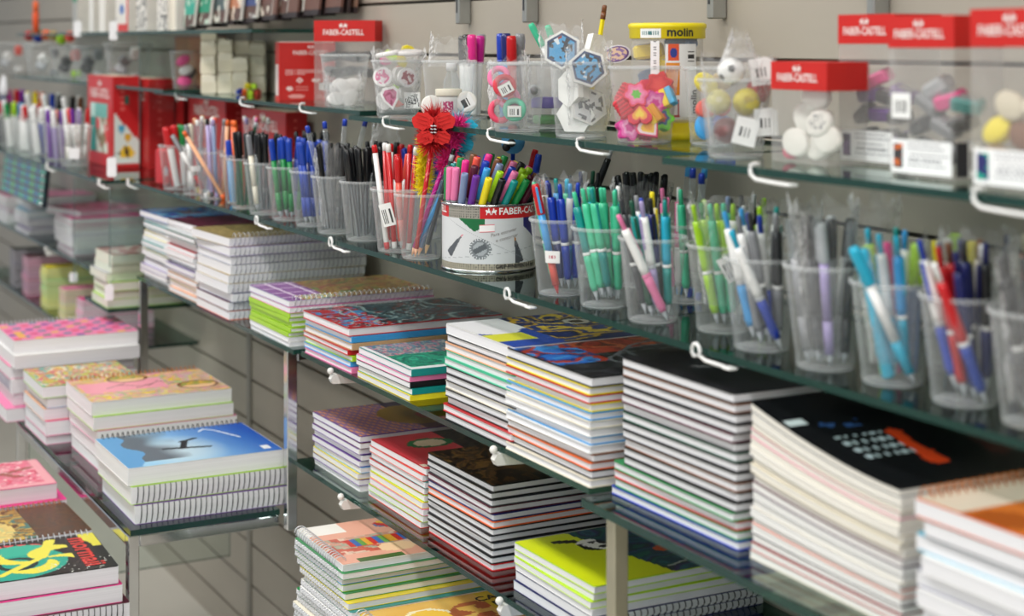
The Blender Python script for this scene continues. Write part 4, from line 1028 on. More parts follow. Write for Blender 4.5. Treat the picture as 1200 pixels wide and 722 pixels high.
for ri, (rr_, n, off) in enumerate(rings):
    for k in range(n):
        a = A0 - math.pi + 2 * math.pi * (k + off) / n
        if ri == 0:
            ph = (k + off) / n * 360 - 180
            j = int(round((ph + 106) / 15.65)); c = front[j] if 0 <= j < len(front) else FC[rf.randrange(len(FC))]
        else: c = FC[rf.randrange(len(FC))]
        p1 = TC + Vector((rr_ * math.cos(a), rr_ * math.sin(a), TH)); kk = rf.uniform(.51, .53)
        p0 = TC + Vector((rr_ * kk * math.cos(a), rr_ * kk * math.sin(a), .004 + (0, .010, .018, .022)[ri] + rf.uniform(0, .006))) - SCR_R * .029
        pen('felt', ('silver', c, 'grey'), tin_label(c, ri, math.degrees(a - A0) % 360), GT, p0, p1, rf.uniform(0, 6))
# blue topper and dotted bow behind the tin
tp = thing('topper_pen', 'pen with a round blue topper and dotted bow behind the tin', 'pen', (-2.235, -.105, ZP + .01))
link('stem', MB().mat(0, True).lathe([(.0035, 0), (.0035, .150)], 10).mesh('stem'), plastic('blue', .3), tp)
def ball(b, c, r, n=14, m=8): b.mat(b.mi, True).lathe([(max(.0002, r * math.sin(math.pi * i / m)), -r * math.cos(math.pi * i / m)) for i in range(m + 1)], n, c)
b = MB(); ball(b, (0, 0, .165), .019); ball(b, (-.014, -.008, .179), .007); ball(b, (.014, .008, .179), .007); link('topper', b.mesh('topper'), plastic('5aa8e0', .8), tp)
b = MB(); ball(b, (.012, -.018, .158), .0065); ball(b, (.018, -.012, .165), .0065); link('bow', b.mesh('bow'), plastic('black', .6), tp)
cup('clear back-row cup behind the tin holding the blue topper pen', -2.235, -.105, ZP)
lean((-2.235, -.105, ZP), 'gel', ('silver', 'red', 'red', 'red', 'red'), 'red pen behind the tin beside the blue topper', 'pens behind the tin', .0, .014, .018, .014, lift=.02)
lean((-2.235, -.105, ZP), 'gel', ('silver', 'sky', 'blue', 'blue', 'blue'), 'blue pen behind the tin beside the blue topper', 'pens behind the tin', .012, 0, .027, .002, lift=.012)
# back row, right of the tin: black click pens in a foil bag
pencup('P13b', -1.985, -.115, 'clear back-row cup of black pens right of the tin', 'back-row cup right of the tin', K('retract', ('black', 'black'), ('black', 'navy'), ('black', 'dark_green'), ('black', 'black')))
pencup('P14b', -1.865, -.105, 'clear back-row cup of black caps in silver wrap', 'back-row cup with silver wrap', K('stick', *(['black'] * 9)))
film('silvery crinkled bag behind the pens right of the tin', -1.865, -.105, ZP, .024, .040, .03, .138, 7)
lean((-2.05, -.112, ZP), 'retract', ('silver', 'black', 'black', 'silver', 'black'), 'tall black click pen leaning behind the tin', 'tall black pens by the tin', .012, 0, .03, .0, lift=.05)
# right half of the front row
r = pencup('P13', -1.858, -.235, 'clear cup right of the tin with brown, blue and mint pens', 'cup just right of the tin', K('retract', ('mint', 'mint'), ('white', 'brown'), ('blue', 'blue'), ('blue', 'navy'), ('sky', 'teal'), ('blue', 'blue'), ('mint', 'aqua'), ('white', 'sky'), ('navy', 'blue')), bias=.004)
sticker(r, 0, 0, .0305, .052, -.35, .020, .016, price)
lean(PC['P13'], 'gel', ('red', 'coral', 'sky', 'red', 'sky'), 'short red and blue pen low in the cup just right of the tin', 'pens in the cup just right of the tin', -.004, -.020, -.022, -.022, lift=.003)
film('crumpled clear bag rising from the cup just right of the tin', -1.868, -.228, ZP, .018, .036, .05, .152, 11, .7)
pencup('P14', -1.748, -.235, 'clear cup of mint green click pens', 'cup of mint green pens', K('retract', ('teal', 'mint'), ('mint', 'mint'), ('aqua', 'mint'), ('mint', 'mint'), ('mint', 'teal'), ('mint', 'mint'), ('green', 'mint'), ('mint', 'mint'), ('aqua', 'teal'), ('mint', 'white')), bias=.005)
pencup('P15', -1.628, -.240, 'clear cup with a white-and-pink pen leaning across it', 'cup with the leaning pink pen', K('retract', ('charcoal', 'charcoal'), ('teal', 'dark_green'), ('white', 'grey'), ('sky', 'blue'), ('white', 'lilac'), ('navy', 'black'), ('cream', 'yellow'), ('aqua', 'teal'), ('mint', 'charcoal'), ('white', 'pink')), bias=.005)
lean(PC['P15'], 'retract', ('silver', 'pink', 'white', 'pink', 'pink'), 'white and pink click pen leaning across the front of its cup', 'pens in the cup with the leaning pink pen', .014, -.021, -.027, -.0265, lift=.003, spin=2)
pencup('P15b', -1.73, -.125, 'clear back-row cup with pink and clear pens', 'back-row cup with pink pens', K('retract', ('pink', 'pink'), ('pink', 'white'), ('mint', 'mint')) + K('straw', ('sky', 'clear'), ('blue', 'clear'), ('blue', 'clear'), ('sky', 'clear')))
r = pencup('P16', -1.535, -.205, 'clear cup of lime green pens with a barcode tag', 'cup of lime green pens', K('retract', ('lime', 'lime'), ('lime', 'green'), ('lime', 'lime'), ('mint', 'mint'), ('neon', 'lime'), ('lime', 'mint'), ('mint', 'slate'), ('white', 'lime'), ('lime', 'white')), bias=.004)
sticker(r, 0, 0, .034, .077, .15, .024, .030, barcode, .5)
film('crinkled clear bag over the lime green pens', -1.535, -.205, ZP, .022, .037, .03, .150, 17)
pencup('P16b', -1.60, -.115, 'clear back-row cup of black, cream and lime pens', 'back-row cup behind the lime pens', K('retract', ('black', 'black'), ('cream', 'black'), ('black', 'silver'), ('lime', 'lime')))
r = pencup('P17', -1.425, -.232, 'clear cup of white pens with blue grips', 'cup of white pens with blue grips', K('retract', ('white', 'sky'), ('white', 'grey'), ('white', 'sky'), ('white', 'blue'), ('grey', 'charcoal'), ('white', 'blue'), ('white', 'lime'), ('charcoal', 'grey'), ('grey', 'silver'), ('white', 'teal')), bias=.005)
lean(PC['P17'], 'retract', ('silver', 'blue', 'white', 'aqua', 'silver'), 'white pen with aqua button leaning at the front of its cup', 'pens in the cup of white pens with blue grips', .016, -.021, -.022, -.027, lift=.003, spin=1)
film('crinkled clear bag behind the white pens with blue grips', -1.45, -.172, ZP, .022, .034, .03, .152, 23)
pencup('P18', -1.312, -.236, 'clear cup of grey pens wrapped in cellophane', 'cup of cellophane-wrapped grey pens', K('gel', ('clear', 'grey'), ('black', 'charcoal'), ('charcoal', 'clear'), ('clear', 'black'), ('silver', 'lilac'), ('black', 'grey'), ('silver', 'clear'), ('clear', 'charcoal'), ('black', 'clear'), ('charcoal', 'white')), rt=.0415, h=.106)
film('tall crinkled cellophane sleeve on the grey pens', -1.312, -.236, ZP, .022, .036, .01, .165, 31)
film('narrow crinkled sleeve beside the cellophane-wrapped pens', -1.285, -.195, ZP, .016, .026, .06, .172, 33)
pencup('P19', -1.222, -.226, 'clear cup of aqua, lime and pink pens', 'cup of aqua and lime pens', K('high', ('aqua', 'aqua'), ('lime', 'lime')) + K('retract', ('aqua', 'aqua'), ('white', 'aqua')) + K('high', ('hot_pink', 'pink')) + K('retract', ('sky', 'aqua'), ('slate', 'teal'), ('white', 'sky')) + K('high', ('lime', 'slate')), bias=.004)
lean(PC['P19'], 'gel', ('silver', 'aqua', 'white', 'aqua', 'aqua'), 'aqua-capped white pen leaning at the front of its cup', 'pens in the cup of aqua and lime pens', .014, -.021, -.026, -.0265, lift=.003)
film('crinkled clear bag over the aqua and lime pens', -1.222, -.226, ZP, .022, .034, .02, .138, 37)
pencup('P19b', -1.245, -.12, 'clear back-row cup of yellow, black and aqua pens', 'back-row cup behind the aqua pens', K('high', ('yellow', 'black'), ('white', 'aqua'), ('lime', 'lime'), ('yellow', 'navy')))
pencup('P20', -1.124, -.226, 'clear cup of red, navy and white pens', 'cup of red and navy pens', K('retract', ('white', 'blue'), ('red', 'red'), ('white', 'navy'), ('red', 'brown'), ('navy', 'navy'), ('navy', 'charcoal'), ('white', 'navy'), ('black', 'navy'), ('navy', 'white'), ('cream', 'brown')), bias=.005)
lean(PC['P20'], 'retract', ('silver', 'royal', 'red', 'white', 'white'), 'red click pen with white button leaning at the front of its cup', 'pens in the cup of red and navy pens', .012, -.021, -.022, -.027, lift=.003, spin=2.5)
film('crinkled clear bag over the red and navy pens', -1.135, -.20, ZP, .024, .036, .04, .155, 41)
pencup('P20b', -1.15, -.115, 'clear back-row cup of navy, orange and lime pens', 'back-row cup behind the red pens', K('retract', ('white', 'navy'), ('orange', 'cream'), ('lime', 'yellow'), ('black', 'silver'), ('white', 'sky')))
pencup('P21', -1.030, -.232, 'clear cup of black and white pens at the right edge', 'cup at the right edge', K('retract', ('black', 'charcoal'), ('black', 'black'), ('white', 'charcoal'), ('black', 'black'), ('silver', 'black'), ('cream', 'black'), ('white', 'grey'), ('black', 'black'), ('silver', 'white')), bias=.004)
film('crinkled clear bag over the black pens at the right edge', -1.030, -.232, ZP, .024, .037, .02, .150, 47)
pencup('P21b', -1.02, -.12, 'clear back-row cup of cream and aqua pens at right edge', 'back-row cup at the right edge', K('retract', ('cream', 'aqua'), ('cream', 'orange'), ('white', 'white'), ('cream', 'cream')))
film('crinkled clear bag round the back-row pens at the right edge', -1.02, -.12, ZP, .024, .036, .03, .158, 53)
# ------------------------------------------------------------------ upper shelf: boxes, erasers, tubs
ZU = Z_UP
def on_face(x, y, z, ang=0.0):
    """flat placement on a face turned to the aisle; text reads along +x"""
    R = Matrix.Rotation(ang, 3, 'Y')
    return lambda p: Vector((x, y, z)) + R @ Vector((p.x, 0, p.y))
def lines_label(cols, seed, left=None, rows=6):
    """white info label: swatch picture at the left, lines of small print right"""
    def f(s, t):
        if left and s < .24:
            if .15 < t < .85 and .05 < s < .20: return RGB(left[0]) if N2(s, t, 6, seed) > -.1 else RGB(left[1])
            return RGB('f2f2f2')
        q = (t * rows) % 1
        if .28 < s < .95 - .2 * ((int(t * rows) * 7 + seed) % 3) / 3 and .3 < q < .62 and .1 < t < .92 and math.sin(s * 90 + int(t * rows) * 5) > -.5: return RGB(cols)
        return RGB('f3f3f3')
    return f
def gift_box(label, x, y, z, w, d, h, band, rot=0.0, lab=None, lab_h=.032, txt=.012, bar=None, name='display_box'):
    """clear plastic box with a red band round the top; x, y = near corner (+x, -y)"""
    t = thing(name, label, 'box', (x - w / 2, y + d / 2, z), (0, 0, rot), 'clear boxes with red tops')
    x0, x1, y0, y1 = -w / 2, w / 2, -d / 2, d / 2
    link('clear_body', MB().box(x0, x1, y0, y1, 0.0005, h - .0004).mesh('clear_body'), BOXP, t)
    e = .0006
    link('red_band', MB().box(x0 - e, x1 + e, y0 - e, y1 + e, h - band, h).mesh('red_band'), plastic('c4160e', .5), t)
    f = on_face(-.002, y0 - .0012, h - band * .58)
    link('lettering', text_mesh('FABER-CASTELL', txt, f, bold=.0002, sx=.82), plastic('f2e6e2', .4), t)
    emblem(lambda p: on_face(-.002, y0 - .0012, h - band * .26)(p), txt * .95, t, 'f2e6e2')
    if lab:
        link('info_label', grid_print(46, 22, lambda s, q: (x0 + .004 + s * (w - .006), y0 - .0008, .004 + q * lab_h), lab), print_mat(.45), t)
        link('side_label', grid_print(16, 16, lambda s, q: (x1 + .0008, y0 + .002 + s * .03, .004 + q * lab_h), lambda s, q: RGB('2a2a30') if s < .5 else barcode((s - .5) * 2, q)), print_mat(.45), t)
    if bar:
        bx, bz = bar
        link('barcode_sticker', grid_print(24, 14, lambda s, q: (x0 + bx + s * .026, y0 - .0009, bz + q * .024), barcode), print_mat(.5), t)
    return t
def bevel_block(b, sx, sy, sz, bev=.002): b.bbox(-sx / 2, sx / 2, -sy / 2, sy / 2, 0, sz, bev); return b
def eraser_oval(b, rx, ry, h, n=20): b.mat(b.mi, True).lathe([(.86, 0), (1, h * .15), (1, h * .85), (.86, h)], n, sx=rx, sy=ry); return b
def posn(ax, az, mid):
    return ('left' if ax < -.012 else 'right' if ax > .016 else 'middle') + (' lower' if az < mid - .015 else ' upper' if az > mid + .018 else ' centre')
# -- the four red-topped boxes, right end
def eraser_in(label, group, p, rot, rx, ry, h, c, printed=None):
    t = thing('eraser', label, 'eraser', p, rot, group)
    link('body', eraser_oval(MB(), rx, ry, h).mesh('body'), plastic(c, .6), t)
    if printed:
        link('print', grid_print(12, 12, lambda s, q: ((s - .5) * 1.3 * rx, (q - .5) * 1.3 * ry, h + .0004), printed), print_mat(.5), t)
def dotty(cols, bgc, seed, k=7):
    return lambda s, t: RGB(cols) if N2(s, t, k, seed) > .08 and math.hypot(s - .5, t - .5) < .5 else RGB(bgc)
xb1 = x_at(969, -.225); yb1 = -.225
gift_box('short clear box with red top and white erasers', xb1, yb1, ZU, .093, .055, .108, .030, txt=.0118)
for k, (ax, az, rl) in enumerate(((-.024, .008, .3), (.006, .006, -.4), (.028, .014, .2), (-.016, .034, .8), (.016, .030, -.2), (0, .058, .1))):
    eraser_in('white oval eraser, %s of the short red-topped box' % ['lower left', 'lower middle', 'lower right', 'left', 'printed one', 'topmost'][k], 'erasers in the short red-topped box', (xb1 - .0465 + ax, yb1 + .020 + .008 * (k % 2), ZU + .012 + az), (1.35, rl, .1), .019, .015, .009, 'efece4', dotty('6a6a70', 'efece4', 12, 14) if k in (4,) else None)
eraser_in('small pink eraser at the bottom of the short red-topped box', 'erasers in the short red-topped box', (xb1 - .080, yb1 + .02, ZU + .010), (1.4, 0, 0), .011, .008, .008, 'd0486a')
xb3 = x_at(1118, -.238); yb3 = -.238
gift_box('tall clear box with red top and barcode sticker', xb3, yb3, ZU, .0885, .062, .154, .0305, lab=lines_label('6a6a74', 3, ('3a3a3c', 'c8642c')), txt=.0118, bar=(.005, .056))
yb2 = -.172; xa2 = x_at(983, yb2) + .0885
gift_box('tall clear box with purple and pink sharpeners, red top', xa2, yb2, ZU, .0885, .062, .158, .031, lab=lines_label('74747c', 5, ('3a2a4a', '6a4a7a')), txt=.0118)
xb4 = x_at(1138, -.265) + .0975
gift_box('tall clear red-topped box at the right edge', xb4, -.265, ZU, .0975, .062, .158, .033, lab=lines_label('8a8a92', 7, ('2a2a6a', '1aa08a')), txt=.013)
def sharpener(label, group, p, rot, c, c2='charcoal', sz=1.0):
    t = thing('sharpener', label, 'sharpener', p, rot, group)
    w_, d_, h_ = .030 * sz, .019 * sz, .014 * sz
    link('body', bevel_block(MB(), w_, d_, h_, .0025 * sz).mesh('body'), plastic(c, .35), t)
    link('blade', MB().box(-w_ * .25, w_ * .35, -d_ * .3, d_ * .3, h_, h_ + .001).mesh('blade'), plastic(c2, .3, .5), t)
sh = [((-.030, .046), 'black'), ((-.004, .046), 'purple'), ((.022, .044), 'black'), ((-.022, .066), 'purple'), ((.006, .064), 'charcoal'), ((.026, .068), 'purple'), ((-.008, .084), 'hot_pink'), ((-.030, .022), 'charcoal'), ((.0, .022), 'black'), ((.03, .020), 'purple')]
cn = {}
for (ax, az), c in sh:
    sharpener('%s sharpener, %s of the box left of the barcode-stickered one' % (c.replace('_', ' '), posn(ax, az, .055)), 'sharpeners in the second tall box', (xa2 - .044 + ax, yb2 + .028, ZU + az), (.2, rnd.uniform(-.5, .5), rnd.uniform(-.4, .4)), c, 'silver')
for k, ((ax, az), c) in enumerate((((-.026, .042), 'charcoal'), ((.002, .042), 'grey'), ((.028, .046), 'black'), ((-.020, .064), 'grey'), ((.012, .068), 'hot_pink'), ((.030, .064), 'teal'), ((-.004, .080), 'silver'), ((-.024, .020), 'charcoal'), ((.006, .018), 'black'), ((.03, .020), 'grey'))):
    sharpener('%s sharpener, %s of the box with the barcode sticker' % (c.replace('_', ' '), posn(ax, az, .05)), 'sharpeners in the barcode box', (xb3 - .044 + ax, yb3 + .030, ZU + az), (.3, rnd.uniform(-.5, .5), rnd.uniform(-.5, .5)), c, 'silver')
for k, ((ax, az), c) in enumerate((((-.030, .050), 'yellow'), ((.0, .046), 'brown'), ((.03, .05), 'cream'), ((-.016, .072), 'beige'), ((.018, .074), 'cream'), ((-.03, .024), 'tan'), ((.01, .020), 'brown'), ((.036, .024), 'cream'))):
    eraser_in('%s eraser, %s of the box at the right edge' % (c, posn(ax, az, .05)), 'erasers in the right-edge box', (xb4 - .049 + ax, -.245, ZU + az), (1.3, rnd.uniform(-.6, .6), 0), .017, .012, .010, c)

# -- cups with erasers
GU = 'clear cups on the upper shelf'
def upcup(label, u, y, rt=.042, rb=.031, h=.100, z=ZU):
    x = x_at(u, y); cup(label, x, y, z, rt, rb, h, 'plastic_tub', GU); return Vector((x, y, z))
def scr(c, a, b, z): return Vector(c) + SCR_R * a + SCR_F * b + UPV * z
FACE = (math.pi / 2, 0, math.pi / 2 - YAW)          # object lying in xy stands upright facing the viewer
def rotv(tilt=0.0, lean_=0.0, turn=0.0):
    return (Matrix.Rotation(math.pi / 2 - YAW + turn, 4, 'Z') @ Matrix.Rotation(math.pi / 2 + lean_, 4, 'X') @ Matrix.Rotation(tilt, 4, 'Z')).to_quaternion()
def slab_thing(name, label, cat, group, p, q, poly, th, c, print_fn=None, pr=None, rim=None, parts=()):
    t = thing(name, label, cat, p, q, group)
    link('body', MB().prism(poly, -th, 0).mesh('body'), plastic(c, .5), t)
    if print_fn:
        w_, h_ = pr
        me = print_cut(poly, print_fn, w_, h_, .86)
        link('print', me, print_mat(.35), t)
    return t
def print_cut(poly, fn, w_, h_, k):
    """polygonal print a little inside the outline: fan of cells"""
    n = len(poly); rings = 7; sub = 3
    P = []
    for i in range(n):
        for j in range(sub):
            f = j / sub; P.append((poly[i][0] * (1 - f) + poly[(i + 1) % n][0] * f, poly[i][1] * (1 - f) + poly[(i + 1) % n][1] * f))
    m = len(P); vs = []; fs = []; cols = []
    for r_ in range(rings + 1):
        for (px, py) in P: q = k * (r_ + .02) / rings; vs.append((px * q, py * q, .0004))
    for r_ in range(rings):
        for i in range(m):
            a, b_ = r_ * m + i, r_ * m + (i + 1) % m
            fs.append((a, b_, b_ + m, a + m)); cx = sum(vs[v][0] for v in fs[-1]) / 4; cy = sum(vs[v][1] for v in fs[-1]) / 4
            cols.append((*lin(fn(cx / w_ + .5, cy / h_ + .5, r_ / rings)), 1))
    me = bpy.data.meshes.new('print'); me.from_pydata(vs, [], fs); at = me.color_attributes.new('Col', 'FLOAT_COLOR', 'CORNER'); flat = []
    for c in cols: flat += list(c) * 4
    at.data.foreach_set('color', flat); me.materials.append(None); me.update(); return me
def ngon(n, r, ph=0.0, sy=1.0, lob=0.0, k=5): return [(r * (1 + lob * math.cos(k * (2 * math.pi * i / n))) * math.cos(2 * math.pi * i / n + ph), r * (1 + lob * math.cos(k * (2 * math.pi * i / n))) * math.sin(2 * math.pi * i / n + ph) * sy) for i in range(n)]
HEART = [(0, -.95), (.55, -.35), (.95, .15), (.9, .6), (.5, .85), (.15, .75), (0, .5), (-.15, .75), (-.5, .85), (-.9, .6), (-.95, .15), (-.55, -.35)]
def hexprint(seed):
    def f(s, t, r):
        if r > .8: return RGB('1a3a6a')
        if N2(s, t, 9, seed) > .22: return RGB('1c2430')
        if N2(s, t, 8, seed + 4) > .3: return RGB('e8f0f4')
        if s > .3 and s < .5 and t > .75: return RGB('9a2a24')
        return RGB('4aa4d8')
    return f
# U4 hexagon erasers
c4 = upcup('clear tub of wrapped hexagon erasers', 681, -.178, .0415, .034, .102)
hx = ngon(6, .027, math.pi / 6 + .1)
for k, (a, b, zz, tl, ln, tn, nme, pf) in enumerate(((.008, -.028, .094, .1, .12, .1, 'front blue-print hexagon eraser', True), (-.026, .004, .118, -.1, .1, -.1, 'upper left blue-print hexagon eraser', True), (.026, .012, .116, .3, .15, 1.0, 'side-on white hexagon eraser at the back', False),
                                                  (-.018, -.006, .066, 0, .05, -1.0, 'white hexagon eraser seen edge-on at left', False), (-.010, .004, .064, 0, .05, -1.0, 'second white hexagon eraser seen edge-on', False), (.010, -.010, .042, 0, .2, .2, 'silver-wrapped hexagon eraser in the middle', False), (-.008, -.006, .030, .4, .2, -.3, 'white hexagon eraser at the tub bottom', False), (.020, .008, .030, .4, .2, .6, 'white hexagon eraser at lower right', False))):
    slab_thing('hexagon_eraser', nme + ' in its tub', 'eraser', 'hexagon erasers', scr(c4, a, b, zz), rotv(tl, -ln, tn), hx, .009, 'f0f0ec', hexprint(k) if pf else ((lambda s, t, r: RGB('5a5e62') if N2(s, t, 11, 4) > .12 else RGB('dcdedf')) if k == 5 else None), (.056, .056))
    if k in (0, 1, 5): film('crinkled wrapper on the %s' % nme, *scr(c4, a, b, zz - .026)[:2], c4.z + zz - .026, .028, .030, 0, .058, 60 + k, .42, 'eraser_wrapper', 'crinkled eraser wrappers')
oval = ngon(18, .02, 0, .62)
slab_thing('oval_eraser', 'purple oval print eraser behind the yellow tub rim', 'eraser', 'hexagon erasers', scr(c4, .050, .028, .112), rotv(.2, -.1, 0), oval, .006, 'e8e4ec', lambda s, t, r: RGB('6a4a8a') if r > .75 else (RGB('e8c8b0') if N2(s, t, 6, 3) > 0 else RGB('9a7ab0')), (.04, .026))
lean(scr(c4, .010, .060, 0), 'pencil', ('f0e020', 'f0e020', 'yellow', 'brown', 'brown'), 'yellow pencil standing up behind the hexagon erasers', 'pencils on the upper shelf', .0, 0, .012, 0, lift=.012)
# U5 flower erasers
c5 = upcup('clear tub of bright flower and heart erasers', 755, -.165, .045, .034, .098)
fl = ngon(30, .0155, 0, 1, .16, 6); he = [(px * .0165, py * .0165) for px, py in HEART]
def petal(c1, c2, c3): return lambda s, t, r: RGB(c1) if r > .7 else (RGB(c2) if r > .35 else RGB(c3))
fi = [(-.012, -.022, .062, 'flower', 'e8304a', petal('f06a9a', 'f28ab0', '6ac040'), .1), (.018, -.010, .074, 'flower', 'd8282c', petal('c8242a', 'd83a3c', 'e04a44'), .3), (-.026, -.014, .044, 'block', 'd8283a', None, .2), (-.008, -.027, .038, 'heart', 'e8203c', petal('d8284a', 'f0a040', 'f2d040'), .2),
      (.012, -.020, .050, 'flower', 'd83a98', petal('e06ab0', 'f09ac8', 'd83a98'), 0), (.026, -.012, .056, 'stripe', 'e84a9a', None, .2), (-.020, -.022, .020, 'flower', 'e03a9a', petal('e878b8', 'f2a8d0', 'd84a9a'), 0), (.004, -.028, .020, 'heart', 'f0306a', petal('f2d8e0', 'f0c030', 'f0a020'), .0), (.021, -.020, .032, 'flower', '6ac030', petal('7ad040', '3a5a8a', 'd83a4a'), .3), (.008, -.02, .034, 'stripe', 'e8a030', None, -.5),
      (-.024, .006, .060, 'block', 'd8243a', None, .5), (.0, .010, .064, 'heart', 'd8284a', None, .2), (.022, .012, .064, 'flower', 'e0302c', None, .2), (-.016, .014, .030, 'flower', 'e83a6a', None, .1), (.014, .014, .034, 'block', 'e8484a', None, .1), (-.002, -.004, .014, 'block', 'd8283a', None, .3)]
fcnt = {}
for k, (a, b, zz, kd, c, pf, tl) in enumerate(fi):
    cnm = {'6ac030': 'green', 'e8a030': 'orange', 'd83a98': 'magenta', 'e03a9a': 'pink', 'e84a9a': 'pink', 'e83a6a': 'deep pink', 'f0306a': 'rose'}.get(c, 'red')
    p = scr(c5, a, b, zz); q = rotv(tl + k, rnd.uniform(-.4, .2), rnd.uniform(-.5, .5))
    if kd == 'stripe':
        t = thing('striped_eraser', '%s striped block eraser among the flower erasers' % cnm, 'eraser', p, q, 'flower erasers in the tub')
        for j, cc in enumerate((c, 'f0d030', '5ab0d8' if k == 5 else '9a7ab0')):
            link('stripe', MB().bbox(-.012, .012, -.012 + j * .0082, -.012 + (j + 1) * .0082 - .0002, -.007, .007, .001).mesh('stripe'), plastic(cc, .5), t)
    elif kd == 'block':
        t = thing('block_eraser', '%s ribbed block eraser, piece at height %d among flower erasers' % (cnm, 0), 'eraser', p, q, 'flower erasers in the tub'); t['label'] = ['lower left red block eraser among the flower erasers', 'back left red block eraser among the flower erasers', 'back right red block eraser among the flower erasers', 'bottom red block eraser among the flower erasers'][fcnt.setdefault('b', 0)]; fcnt['b'] += 1
        link('body', MB().bbox(-.014, .014, -.010, .010, -.007, .007, .002).mesh('body'), plastic(c, .5), t)
        b_ = MB()
        for j in range(5): b_.box(-.0115 + j * .005, -.0095 + j * .005, -.0104, .0104, -.0074, .0074)
        link('rib', b_.mesh('rib'), plastic(mixc(RGB(c), (0, 0, 0), .2), .5), t)
    else:
        key = (kd, cnm); fcnt[key] = fcnt.get(key, 0) + 1
        slab_thing(kd + '_eraser', '%s %s-shaped eraser, %s in the clear tub' % (cnm, kd, ['front one', 'back one', 'hidden one', 'lowest one'][fcnt[key] - 1]), 'eraser', 'flower erasers in the tub', p, q, fl if kd == 'flower' else he, .012, c, pf, (.032, .032))
# yellow tub
yt = x_at(782, -.092); YT = thing('yellow_tub', 'round clear tub with yellow lid and base, white barcode label', 'tub', (yt, -.092, ZU))
R_ = .050
link('clear_body', MB().mat(0, True).lathe([(R_ - .002, .022), (R_ - .002, .134)], 36, cap=(False, False)).mesh('clear_body'), BOXP, YT)
YL = plastic('e8d40c', .35)
link('lid', MB().mat(0, True).lathe([(R_, .133), (R_ + .001, .134), (R_ + .001, .146), (R_ + .0025, .1475), (R_ + .0025, .152), (R_ - .001, .154)], 36).mesh('lid'), YL, YT)
link('base', MB().mat(0, True).lathe([(R_ + .002, 0), (R_ + .002, .010), (R_ - .004, .012), (R_ - .004, .0225)], 36).mesh('base'), YL, YT)
link('window_post', MB().bbox(-.012, .012, -R_ + .006, -R_ + .012, .0225, .045, .002).mesh('window_post'), YL, YT)
def on_tub(ph, zc, vert=False):
    a0 = A0 + math.radians(ph)
    def f(p):
        px, py = (p.x, p.y) if not vert else (-p.y, p.x)
        return Vector(((R_ + .0012) * math.cos(a0 + px / R_), (R_ + .0012) * math.sin(a0 + px / R_), zc + py))
    return f
def big_label(s, t):
    if s < .42:
        if t > .77 and s > .08 and s < .4: return RGB('2a3a8a') if ell(s, t, .24, .88, .11, .07) < 1 else RGB('d8562c')
        if .30 < t < .74 and s > .02: return RGB('e08a1c') if not (.62 < t < .70 and math.sin(s * 90) > 0) else RGB('a85a14')
        if t < .24 and (s < .03 or .36 < s < .40 or t < .03): return RGB('b8484a')
    if .68 < s < .93 and .72 < t < .96 and math.sin(t * 150) + math.sin(t * 93) > .1: return RGB('2a2a2c')
    return RGB('e6e6e4')
link('info_label', grid_print(50, 70, lambda s, q: tuple((R_ - .0012) / (R_ + .0012) * v if i < 2 else v for i, v in enumerate(on_tub(0, .0)(Vector((-.0075 + s * .047, .030 + q * .096, 0))))), big_label), print_mat(.4), YT)
link('tag_label', grid_print(20, 10, lambda s, q: tuple(on_tub(-32, 0)(Vector(((s - .5) * .030, .134 + q * .013, 0)))), lambda s, q: RGB('4a7a7c') if .12 < s < .88 and .34 < q < .70 and math.sin(s * 66) > -.3 else RGB('eceeec')), print_mat(.5), YT)
link('strip_label', grid_print(6, 30, lambda s, q: tuple(on_tub(-24, 0)(Vector(((s - .5) * .012, .085 + q * .045, 0)))), lambda s, q: RGB('7a7a7a') if math.sin(q * 110) > .3 and .3 < s < .7 else RGB('eaeaea')), print_mat(.5), YT)
link('lettering', text_mesh('molin', .0165, lambda p: on_tub(15, .1415)(p), bold=.0005), plastic('black', .4), YT)
link('lettering', text_mesh('molin', .014, lambda p: on_tub(38, .050, True)(p), bold=.0005), plastic('black', .4), YT)
for k in range(9):
    a = k * 2.4; rr_ = .030 if k % 3 else .010
    sharpener('%s sharpener, %s from the bottom in the yellow-lidded tub' % ('yellow' if k % 4 else 'blue', ['first', 'second', 'third', 'fourth', 'fifth', 'sixth', 'seventh', 'eighth', 'ninth'][k]), 'sharpeners in the yellow-lidded tub', (yt + rr_ * math.cos(a) * .8, -.092 + rr_ * math.sin(a) * .8, ZU + .030 + .011 * k), (0, rnd.uniform(-.3, .3), a), 'f2d818' if k % 4 else '2a5a8a', 'silver', 1.35)
